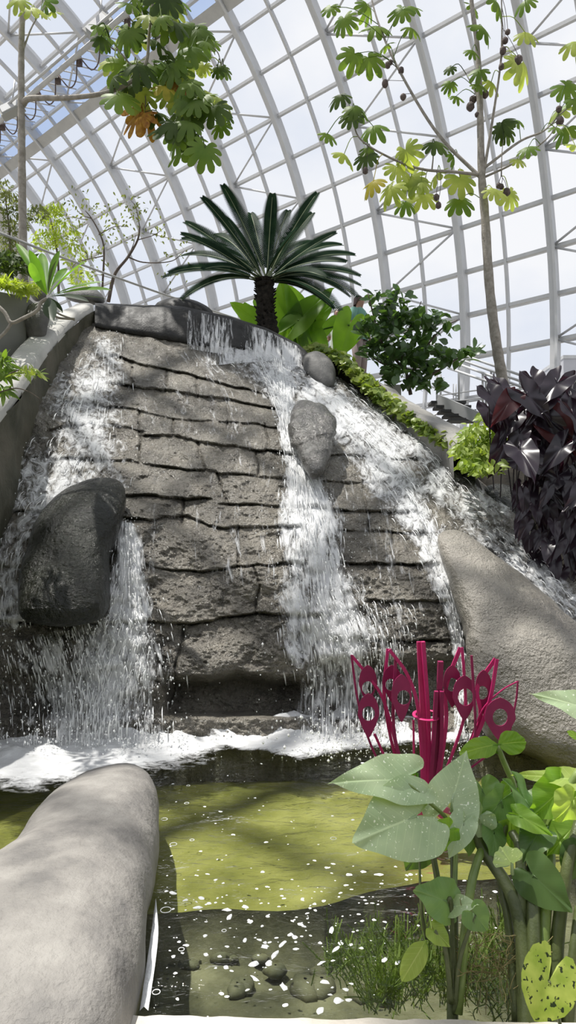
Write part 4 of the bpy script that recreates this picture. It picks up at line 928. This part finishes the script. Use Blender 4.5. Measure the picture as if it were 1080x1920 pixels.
# ivy
IV = [(x, y, Y, 15, 1) for x, y, Y in zip(np.linspace(590, 900, 22), np.interp(np.linspace(590, 900, 22), [590, 640, 700, 760, 820, 900], [655, 672, 730, 775, 815, 860]), np.linspace(9.3, 6.7, 22))]
t = tag(foliage(IV, 1500, .085, .07, M['ivy'], None, 'ivy', 'oval', .15, -.2, 5, .6), 'bright green ivy running down beside the stone rim wall', 'ivy', kind='stuff')
shrub('leafy plant at the head of the ivy beside the upper grey boulder', [(600,655,9.6,16,1),(630,665,9.5,16,1),(580,655,9.6,12,.6)], 240, .075, .045, 'lime', nseg=4)
shrub('light green leafy shrub in front of the stairs left of the purple leaves', [(890,815,6.6,26,3),(920,790,6.6,24,2),(945,800,6.7,20,1.5),(870,845,6.5,20,2),(905,850,6.4,22,2),(930,830,6.5,22,1.6),(960,790,6.7,16,1),(880,870,6.2,16,1.4),(905,880,6.1,18,1.4),(930,870,6.1,18,1)], 900, .085, .045, 'lime', [([(910,880),(905,830),(915,780)], .01, 6.6)], nseg=5)
# purple-leaved plants
t = thing('purple_taro', 'large drooping dark purple heart-shaped leaves on thin stems by the railing', 'plant', P(1010, 900, 6.2))
big = [(905,762),(925,745),(905,790),(955,800),(945,770),(985,790),(1000,800),(975,765),(1015,760),(1030,740),(1060,745),(1075,770),(1035,790),(1060,800),(1005,830),(960,835),(935,850),(985,860),(1030,840),(1060,850),(1078,835),(1010,875),(1045,885),(970,885),(1075,890),(1030,915),(1000,905),(1060,925),(1085,760),(940,815),(1095,820),(1090,870),(985,735),(1055,770),(1020,810),(1040,860),(960,865),(990,885),(1015,940),(1080,940)]
for i, (x, y) in enumerate(big):
    Y = 5.9 + rnd(-.25, .35) + (y - 850) * -.0015; a = P(x, y - 22, Y); d = unit([rnd(-1.1, .7), -rnd(0, .6), -rnd(.3, 1)]); n_ = unit([rnd(-.6, .5), -1, rnd(.1, 1.1)]); a = a + [.07, 0, 0]
    g = fan(G(), a, d, n_, rnd(.30, .40) if y < 880 else rnd(.28, .34), rnd(.6, .8), ARROW if i % 2 else HEART, .3, .25, .05, seed=i)
    b = P(x + rnd(-5, 30), y + rnd(60, 130), Y + .35); g.tube(spline([b, (a + b) / 2 + [0, .05, .1], a + [0, .03, .04], a], 9), .007, 5, False)
    g.build('leaf', M['purple_red' if i in (4, 34) else 'purple'], t)
t = thing('purple_creeper', 'cascade of small rounded dark purple leaves below the large ones at the right edge', 'plant', P(1050, 1060, 6.2))
k = 0
for y in range(930, 1085, 17):
    x0 = np.interp(y, [930, 1000, 1060, 1085], [975, 990, 1015, 1050])
    for x in np.arange(x0, 1110, 25):
        Y = 5.9 + rnd(-.2, .2); a = P(x + rnd(-8, 8), y - 14 + rnd(-6, 6), Y); d = unit([rnd(-.6, .3), -rnd(.1, .5), -rnd(.6, 1)])
        g = fan(G(), a, d, [rnd(-.4, .4), -1, rnd(.2, .9)], rnd(.17, .24), rnd(.5, .75), HEART, .2, .2, .02, seed=k); g.tube([a, a + [0, .25, -.12]], .005, 4, False)
        g.build('leaf', M['purple'], t); k += 1

# ------------------------------------------------------------------ railings, stairs, cable, people, city
def rail(name, label, bars, posts, Y, r=.022, cat='railing', mat='white_steel'):
    a = bars[0][0]; t = thing(name, label, cat, P(a[0], a[1], a[2] if len(a) > 2 else Y))
    for b in bars: G().tube([P(x[0], x[1], x[2] if len(x) > 2 else Y) for x in b], r, 8).build('rail_bar', M[mat], t)
    for p_ in posts: G().tube([P(p_[0], p_[1], p_[3]), P(p_[0] + .5, p_[2], p_[3])], r * .9, 8).build('post', M[mat], t)
rail('stair_railing', 'far white tubular stair handrail descending to the right behind the tree trunk', [[(800,642,12.5),(1038,725,10.5)], [(800,652,12.5),(1016,729,10.6)]], [(921,697,765,11.4), (926,700,765,11.4), (860,670,750,12), (975,706,768,11)], 11)
rail('stair_railing', 'near white tubular stair handrail with double post left of the purple leaves', [[(840,676,11.8),(1000,733,10.2)], [(840,690,11.8),(978,737,10.3)]], [(905,698,775,11.1), (911,700,775,11.1), (819,700,770,12), (826,702,770,12)], 11)
rail('ramp_railing', 'white tubular railing rising to the right edge above the purple leaves', [[(963,738,9.5),(1085,713,8.3)], [(970,772,9.5),(1085,762,8.4)], [(985,790,9.5),(1085,778,8.4)], [(1030,770,9.2),(1090,800,8.3)]], [(975,737,800,9.4), (1060,719,800,8.6)], 9)
rail('glazing_rail', 'thin white rails at the foot of the glass wall behind the stairs', [[(820,742,13),(965,722,12)], [(820,757,13),(965,738,12)]], [(855,720,770,12.8), (850,720,770,12.8), (948,700,770,12.2)], 12, .014)
t = thing('staircase', 'short flight of dark stair treads with a pale stringer behind the rim wall', 'stairs', P(850, 790, 11))
G().tube([P(822,750,11.2), P(905,787,10.6)], 1, sq=(.05, .09)).build('stringer', M['white_steel'], t, False)
for i in range(5):
    x, y = 838 + i * 9, 757 + i * 8; c = P(x, y, 11.3 - i * .1); G().box(c, (.30, .14, .022)).build('tread', M['tread'], t, False)
a_, b_ = [(-15,431,8.2),(0,437,8.4),(150,495,9.6),(330,560,11),(470,606,12)], None
tag(G().tube(spline([P(*p_) for p_ in a_], 30), .018, 7).build('handrail', M['grey_steel']), 'thin grey handrail slanting down from the left edge to behind the palm', 'handrail')

def person(label, head, Y, height, top_mat, leg_mat, facing, skin, hair, arm):
    z1 = P(head[0], head[1], Y)[2] + .12; x0 = P(head[0], head[1], Y)[0]; zb = z1 - height; s = height / 1.72; ca, sa = math.cos(facing), math.sin(facing)
    t = thing('person', label, 'person', [x0, Y, zb])
    def w3(p_): return [x0 + (p_[0] * ca - p_[1] * sa) * s, Y + (p_[0] * sa + p_[1] * ca) * s, zb + p_[2] * s]
    J, R_, E_ = [], [], []
    def j(p_, r, par=None):
        J.append(w3(p_)); R_.append(r * s); 
        if par is not None: E_.append((par, len(J) - 1))
        return len(J) - 1
    pel = j((0, 0, .95), .13); wa = j((0, 0, 1.12), .115, pel); ch = j((0, .0, 1.32), .135, wa); nk = j((0, 0, 1.47), .055, ch); hd = j((0, -.02, 1.58), .085, nk); j((0, -.015, 1.66), .078, hd); j((0, -.105, 1.575), .018, hd)
    for sg in (-1, 1):
        sh_ = j((sg * .17, 0, 1.40), .06, ch); el = j((sg * .23, arm * .02, 1.12), .042, sh_); wr = j((sg * .24, -.06 - arm * .16, .90 + arm * .12), .028, el); pa = j((sg * .24, -.08 - arm * .2, .84 + arm * .12), .03, wr)
        for f_ in range(5):
            b = j((sg * (.24 + (f_ - 2) * .014), -.09 - arm * .22, .79 + arm * .12 + (.03 if f_ == 0 else 0)), .009, pa); j((sg * (.235 + (f_ - 2) * .014), -.105 - arm * .23, .755 + arm * .12), .007, b)
        hp = j((sg * .09, 0, .88), .10, pel); kn = j((sg * .10, -.02, .50), .06, hp); an_ = j((sg * .10, .02, .09), .04, kn); j((sg * .11, -.15, .035), .035, an_)
    me = bpy.data.meshes.new('body'); me.from_pydata([list(np.array(q) - wpos(t)) for q in J], E_, []); o = bpy.data.objects.new('body', me); COL.objects.link(o); o.parent = t
    m = o.modifiers.new('skin', 'SKIN'); me.materials.append(M[skin]); 
    for v_, r in zip(me.skin_vertices[0].data, R_): v_.radius = (r, r)
    me.skin_vertices[0].data[0].use_root = True; o.modifiers.new('sub', 'SUBSURF').levels = 1; o.modifiers['sub'].render_levels = 2
    def ring(z, rx, ry, y0=0, x=0, n=18): a = np.arange(n) * 2 * math.pi / n; return np.array([w3((x + rx * math.cos(q), y0 + ry * math.sin(q), z)) for q in a])
    g = G(); g.grid(np.array([ring(.86, .19, .15), ring(1.0, .175, .14), ring(1.15, .155, .13), ring(1.33, .19, .145), ring(1.43, .17, .11), ring(1.48, .075, .07)]), True)
    for sg in (-1, 1): g.tube([w3((sg * .15, 0, 1.42)), w3((sg * .20, 0, 1.30)), w3((sg * .225, 0, 1.18))], [.075 * s, .07 * s, .062 * s], 10)
    g.build('shirt', M[top_mat], t)
    g = G()
    for sg in (-1, 1): g.tube([w3((sg * .08, 0, .93)), w3((sg * .10, -.02, .52)), w3((sg * .105, .01, .12))], [.125 * s, .082 * s, .065 * s], 12)
    g.build('trousers', M[leg_mat], t)
    g = G(); th = np.arange(16) * 2 * math.pi / 16
    rows_ = [[w3((.092 * math.cos(q) * math.sin(p_), .012 + .10 * math.sin(q) * math.sin(p_), 1.615 + .11 * math.cos(p_) - (.06 if (math.sin(q) > 0 and p_ > 1.2) else 0))) for q in th] for p_ in np.linspace(.05, 1.75, 9)]
    g.grid(np.array(rows_), True).build('hair', M[hair], t); return t
person('person in a teal top with short brown hair standing behind the big leaves', (673,566), 12.2, 1.75, 'teal', 'trousers', .9, 'skin', 'hair', .2)
person('person in a pale sage top with dark hair partly hidden behind the big leaves', (634,590), 12.4, 1.62, 'sage', 'dark_cloth', -.6, 'skin', 'hair', .8)
for i, (px, w2, h, Y) in enumerate([(1066, 1.5, 12.2, 60)]):
    c = P(px, 900, Y); top = P(px, [690][i], Y)[2]
    t = thing('distant_building', 'small pale grey building seen through the glass at the right edge', 'building', [c[0], c[1], -.7])
    G().box([c[0], c[1], (top - .7) / 2], (w2, 3, (top + .7) / 2)).build('wall', M['city'], t, False); G().box([c[0], c[1], top + .15], (w2 * 1.03, 3.1, .15)).build('roof', M['grey_steel'], t, False)

# ------------------------------------------------------------------ the magenta sculpture in the pool
SB = W(795, 1522, -.02); SY = float(SB[1])
t = thing('metal_sculpture', 'magenta painted metal sculpture of tall stems and pierced leaf plates standing in the pool', 'sculpture', SB)
g = G()
for i in range(9):
    a = i * .698; L = rnd(.10, .16); d = np.array([math.cos(a), math.sin(a) * .8, 0]); s = np.array([-d[1], d[0], 0])
    g.add([SB + [0, 0, .07] , SB + d * L * .5 - s * .035 + [0, 0, .05], SB + d * L + [0, 0, .01], SB + d * L * .5 + s * .035 + [0, 0, .05], SB + [0, 0, .0], SB + d * L * .5 - s * .035 + [0, 0, .02], SB + d * L + [0, 0, -.02], SB + d * L * .5 + s * .035 + [0, 0, .02]],
          [[0, 1, 2, 3], [7, 6, 5, 4], [0, 4, 5, 1], [1, 5, 6, 2], [2, 6, 7, 3], [3, 7, 4, 0]])
g.tube([SB + [0, 0, -.55], SB + [0, 0, .06]], .03, 10); g.build('base', M['pink_base'], t, False)
stems = [ # points (px,py), half widths, y offset, material, plates [(cx, cy, w, h, hole r, hx, hy)]
 ([(788,1203),(795,1360),(795,1518)], (.019, .012), 0, 'magenta', []), ([(793,1203),(803,1360),(803,1518)], (.010, .016), -.03, 'magenta', []),
 ([(826,1240),(822,1330),(810,1512)], (.014, .012), -.06, 'magenta_shade', []), ([(818,1296),(812,1400),(803,1510)], (.010, .010), -.08, 'magenta_shade', []), ([(828,1296),(826,1400),(812,1500)], (.010, .012), -.07, 'magenta_shade', []),
 ([(659,1228),(670,1309),(689,1380),(722,1446),(788,1512)], (.006, .005), -.02, 'magenta_shade', [(691,1342,40,84,12,691,1338)]),
 ([(660,1230),(692,1270),(722,1320),(755,1442),(792,1512)], (.008, .005), .04, 'magenta', [(690,1284,34,74,11,690,1290)]),
 ([(702,1376),(736,1446),(790,1512)], (.007, .005), .02, 'magenta', []),
 ([(727,1216),(721,1313),(748,1440),(792,1514)], (.008, .005), .05, 'magenta', [(735,1282,36,70,10,733,1284)]),
 ([(730,1218),(762,1262),(782,1318),(790,1400),(797,1514)], (.009, .005), -.04, 'magenta', [(753,1309,38,90,12,757,1308)]),
 ([(742,1233),(738,1360),(758,1442),(794,1514)], (.008, .005), -.03, 'magenta_shade', []),
 ([(775,1350),(778,1440),(794,1514)], (.005, .005), .05, 'magenta', []),
 ([(863,1214),(836,1290),(836,1360),(815,1510)], (.010, .005), .04, 'magenta', [(848,1287,34,80,11,848,1284)]),
 ([(866,1214),(870,1262),(871,1340),(842,1429),(806,1514)], (.007, .005), .0, 'magenta', [(871,1309,44,86,14,873,1307)]),
 ([(884,1229),(891,1349),(884,1398),(840,1460),(808,1514)], (.006, .005), -.05, 'magenta_shade', []),
 ([(929,1235),(895,1290),(900,1350),(860,1440),(806,1514)], (.010, .005), .06, 'magenta', [(907,1298,32,84,11,904,1299)]),
 ([(932,1236),(917,1318),(887,1393),(850,1440),(806,1512)], (.009, .005), .02, 'magenta', []),
 ([(971,1277),(966,1322),(946,1388),(870,1450),(808,1514)], (.004, .004), -.03, 'magenta_shade', [(938,1349,58,82,14,938,1345)]),
 ([(970,1278),(940,1295),(905,1330),(880,1390),(860,1430)], (.003, .003), .03, 'magenta', [])]
for pts, sq, dy, mt_, plates in stems:
    n = len(pts); q = spline([P(x, y, SY + dy * (1 - i / (n - 1))) for i, (x, y) in enumerate(pts)], 22)
    o = G().tube(q, 1, sq=sq).build('stem', M[mt_], t, False)
    for cx, cy, w_, h, hr, hx, hy in plates:
        N = 48; th = np.arange(N) * 2 * math.pi / N; Yp = SY + dy - .02
        yy = np.cos(th); hwid = np.where(yy > 0, np.sqrt(np.clip(1 - (yy * .93) ** 2, 0, 1)) - .37 * yy ** 6, np.clip(1 + yy, 0, 1) ** .72); ox = cx + np.sign(np.sin(th)) * hwid * w_ / 2; oy = cy - yy * h / 2
        hx_, hy_ = hx + hr * np.sin(th), hy - hr * 1.15 * np.cos(th); an = rnd(-.3, .3)
        def pl(ax, ay, off): k_ = P(ax, ay, Yp + (ax - cx) * an * .004); k_ = k_.copy(); k_[:, 1] += off; return k_
        O0, H0, O1, H1 = pl(ox, oy, 0), pl(hx_, hy_, 0), pl(ox, oy, .006), pl(hx_, hy_, .006)
        g = G(); g.grid(np.array([H1, H0, O0, O1, H1]).transpose(0, 1, 2), True); g.build('leaf_plate', M['magenta_shade'], o, False)
g = G(); c = P(800, 1341, SY - .01); a = np.linspace(0, 2 * math.pi, 30); g.tube(c + np.stack([.068 * np.cos(a), .06 * np.sin(a), .012 * np.sin(a)], -1), 1, sq=(.009, .003)); g.build('hoop', M['magenta'], t)

# ------------------------------------------------------------------ water plants in front
def wplant(label, basepx, stalks, leaves, name='arrowhead_plant'):
    b = W(basepx[0], basepx[1], -.02); t = thing(name, label, 'plant', b)
    for pts, r, mm in stalks:
        q = spline([P(*p_) for p_ in pts], 20); G().tube(q, np.interp(np.linspace(0, 1, 20), [0, 1], [r, r * .62]), 9).build('stalk', M[mm], t)
    for i, (a, tp, w_, n_, mm, shp, dr, wv) in enumerate(leaves):
        A_, T_ = P(*a), P(*tp); d = T_ - A_; g = fan(G(), A_, d, n_, np.linalg.norm(d) * (1.12 if np.hypot(tp[0] - a[0], tp[1] - a[1]) < 100 else 1), w_ * (1.35 if np.hypot(tp[0] - a[0], tp[1] - a[1]) < 100 else 1.1), shp, dr * 1.8, .12, wv, (.15, .35, .55, .78, 1.0), i * 1.7); uv_ = g.uv
        g.tube([A_ + .2 * d - unit(n_) * .004, A_, A_ - d * .05 - [0, 0, .03]], [.002, .005, .006], 5); lo = g.build('leaf', M[mm], t)
        uv_ = np.array(uv_ + [[-9, 9.03, 0]] * (len(lo.data.vertices) - len(uv_))); at = lo.data.attributes.new('flow', 'FLOAT_VECTOR', 'POINT'); at.data.foreach_set('vector', uv_.astype(np.float32).ravel())
wplant('tall water plant with pale green arrow-shaped leaves left of the thick stalks', (850, 1800), [
  ([(850,1960,2.0),(852,1750,2.12),(850,1600,2.2),(851,1510,2.25)], .014, 'petiole_dark'), ([(846,1960,1.98),(842,1800,2.05),(815,1620,2.12),(795,1545,2.12)], .013, 'petiole_dark'),
  ([(852,1700,2.1),(850,1560,2.2),(800,1500,2.15),(757,1464,2.15)], .008, 'petiole'), ([(858,1900,2.0),(880,1680,2.1),(905,1590,2.2),(935,1540,2.3),(966,1490,2.35),(945,1430,2.35),(932,1398,2.35)], .015, 'petiole'),
  ([(851,1880,2.0),(846,1700,2.05),(838,1690,2.05)], .009, 'petiole_dark'), ([(846,1880,2.0),(835,1780,2.0),(815,1745,2.0)], .009, 'petiole_dark'), ([(852,1900,2.0),(862,1800,2.0),(890,1715,2.0)], .008, 'petiole_dark'), ([(800,1760,2.2),(790,1700,2.2),(786,1600,2.25)], .006, 'petiole_dark')],
 [((746,1462,2.15),(618,1462,2.05),.66,(.15,-.75,.8),'leaf_pale',ARROW,.05,.03), ((780,1530,2.1),(664,1578,1.98),.95,(.25,-.9,.6),'leaf_pale',HEART,.05,.03), ((848,1500,2.2),(876,1404,2.28),.95,(-.2,-1,.35),'leaf_pale',ARROW,.06,.03),
  ((878,1528,2.25),(884,1598,2.2),.7,(.2,-1,.3),'leaf_mid',HEART,.1,.03), ((868,1545,2.15),(845,1600,2.1),.6,(-.4,-1,.3),'leaf_pale',HEART,.1,.03), ((932,1396,2.35),(880,1402,2.3),.5,(0,-.8,.7),'leaf_bright',OVAL,.2,.03), ((934,1396,2.35),(984,1388,2.35),.7,(.1,-.9,.5),'leaf_bright',OVAL,.15,.04),
  ((838,1560,2.12),(800,1600,2.1),.7,(.5,-.8,.2),'leaf_bright',HEART,.2,.06), ((790,1590,2.25),(765,1632,2.25),.9,(.1,-1,.2),'leaf_dark',HEART,.1,.03), ((838,1690,2.05),(790,1672,2.0),.75,(-.1,-.9,.5),'leaf_mid',HEART,.1,.05), ((850,1700,2.05),(886,1692,2.0),.6,(.1,-.7,.8),'leaf_pale',HEART,.1,.03),
  ((888,1712,2.0),(915,1745,2.0),.9,(.1,-1,.2),'leaf_mid',HEART,.1,.03), ((815,1745,2.0),(842,1772,1.98),.8,(.3,-1,.4),'leaf_yellow',HEART,.1,.06), ((798,1765,2.0),(756,1835,1.98),.42,(-.4,-1,.3),'leaf_yellow',OVAL,.12,.02), ((782,1450,2.2),(760,1445,2.2),.5,(0,-.6,.8),'leaf_bright',OVAL,.2,.05)])
st = [([(990,1940,1.95),(985,1800,2.02),(960,1680,2.1),(905,1592,2.2),(895,1560,2.22)], .026), ([(985,1940,1.97),(978,1760,2.05),(975,1600,2.15),(960,1560,2.2)], .022), ([(1000,1940,1.96),(1000,1760,2.03),(998,1620,2.15),(1012,1560,2.2)], .024),
      ([(1015,1940,1.96),(1018,1760,2.05),(1030,1620,2.15),(1030,1560,2.2),(1052,1500,2.2),(1090,1440,2.2)], .022), ([(1035,1940,1.98),(1045,1760,2.05),(1065,1620,2.1),(1085,1540,2.15)], .024), ([(970,1920,2.0),(955,1740,2.1),(935,1620,2.2),(950,1540,2.25)], .016),
      ([(1005,1800,2.1),(1012,1620,2.2),(1005,1500,2.3),(1003,1450,2.3)], .008), ([(1060,1940,2.0),(1075,1800,2.0),(1085,1700,2.05)], .02)]
wplant('thick clump of dark green stalks with folded leaves at the right edge of the water', (1000, 1840), [(p_, r, 'petiole_dark' if i != 3 else 'petiole') for i, (p_, r) in enumerate(st)],
 [((1078,1462,2.2),(958,1446,2.25),.42,(0,-.6,.9),'leaf_yellow',ARROW,.05,.03), ((960,1500,2.25),(950,1582,2.2),.55,(-.6,-.8,.3),'leaf_bright',HEART,.2,.08), ((940,1500,2.22),(905,1555,2.2),.6,(.5,-.8,.5),'leaf_mid',HEART,.2,.08), ((985,1500,2.2),(1052,1600,2.15),.42,(.5,-.8,.6),'leaf_mid',ARROW,.12,.06),
  ((975,1530,2.15),(1030,1560,2.1),.5,(-.4,-.7,.7),'leaf_bright',HEART,.1,.05), ((1000,1640,2.08),(1062,1705,2.0),.8,(-.5,-.9,.2),'leaf_dark',HEART,.1,.03), ((960,1620,2.1),(945,1600,2.05),.9,(-.4,-.9,.4),'leaf_pale',OVAL,.1,.03), ((1075,1550,2.15),(1040,1590,2.1),.8,(-.3,-.9,.4),'leaf_bright',HEART,.2,.07),
  ((1090,1325,2.3),(1006,1299,2.3),.5,(0,-.8,.7),'leaf_pale',ARROW,.06,.03), ((1085,1385,2.25),(1068,1372,2.25),.6,(0,-.8,.7),'leaf_bright',OVAL,.1,.03), ((1030,1490,2.25),(1078,1500,2.25),.4,(.1,-.7,.7),'leaf_yellow',OVAL,.1,.05), ((1085,1600,2.1),(1065,1650,2.1),.8,(-.3,-.9,.2),'leaf_dark',HEART,.1,.04),
  ((1050,1480,2.2),(1010,1530,2.15),.8,(.3,-.9,.4),'leaf_bright',HEART,.25,.1), ((905,1480,2.3),(925,1540,2.25),.8,(-.5,-.8,.4),'leaf_mid',HEART,.25,.12), ((1075,1500,2.1),(1050,1545,2.1),.9,(.2,-.9,.4),'leaf_yellow',HEART,.25,.1), ((900,1530,2.2),(870,1570,2.2),.9,(.3,-.9,.5),'leaf_pale',HEART,.2,.1), ((1020,1510,2.25),(1000,1560,2.2),.9,(-.2,-.9,.5),'leaf_pale',HEART,.25,.1), ((925,1560,2.2),(935,1610,2.15),.8,(.4,-.9,.2),'leaf_mid',HEART,.2,.06), ((1010,1560,2.15),(985,1600,2.1),.8,(-.6,-.8,.2),'leaf_dark',HEART,.2,.06)])
wplant('single yellow-green leaf mottled with dark spots at the bottom right', (1035, 1880), [([(1060,1960,1.9),(1045,1900,1.88),(1030,1840,1.86)], .006, 'petiole_dark')], [((1028,1842,1.86),(1008,1908,1.82),1.2,(.05,-1,.35),'leaf_variegated',np.array([(1,0),(.93,.10),(.75,.26),(.5,.42),(.2,.5),(-.2,.52),(-.6,.46),(-.88,.28),(-.85,.16),(-.5,.06),(-.06,.012)]),.06,.02)], 'mottled_leaf_plant')
# feathery weeds at the water's edge
def weed(label, spots, n, mat, L=.16, r=.0022, kind='stuff', name='water_weed'):
    g = G()
    for _ in range(n):
        x, y, s = spots[int(rng.integers(len(spots)))]; b = W(x + rng.normal(0, s), min(1925, y + rng.normal(0, s * .6)), -.12); d = unit(nrand() * .35 + [0, 0, 1]); l = L * rnd(.6, 1.3)
        q = b + np.linspace(0, l, 5)[:, None] * d + (np.linspace(0, 1, 5) ** 2)[:, None] * nrand() * .02; g.tube(q, r, 3, False)
        for k in range(16):
            p0 = b + d * l * (k + 3) / 19; dd = unit(nrand() + d * .8); g.add([p0 - d * .0015, p0 + d * .0015, p0 + dd * .020], [[0, 1, 2]])
    tag(g.build(name, M[mat], None, False), label, 'water weed', kind=kind)
weed('feathery green water weed under and around the pale-leaved plant', [(770,1860,40),(830,1850,30),(890,1850,35),(720,1880,20),(960,1800,30)], 420, 'weed')
weed('darker green water weed below the surface at the bottom of the pool', [(700,1800,30),(640,1820,25),(760,1790,30),(930,1880,40)], 260, 'weed', .10)
g = G()
for _ in range(70):
    b = P(rnd(870, 980), rnd(1750, 1830), 2.05); q = [b]; d = unit([rnd(-1, 1), rnd(-.3, .3), rnd(-1, .5)])
    for k in range(6): d = unit(d + nrand() * .35); q.append(q[-1] + d * .022)
    g.tube(spline(q, 12), .0012, 3, False)
tag(g.build('dry_roots', M['weed_dry']), 'tangle of dry straw-coloured roots between the stalks', 'roots', kind='stuff')
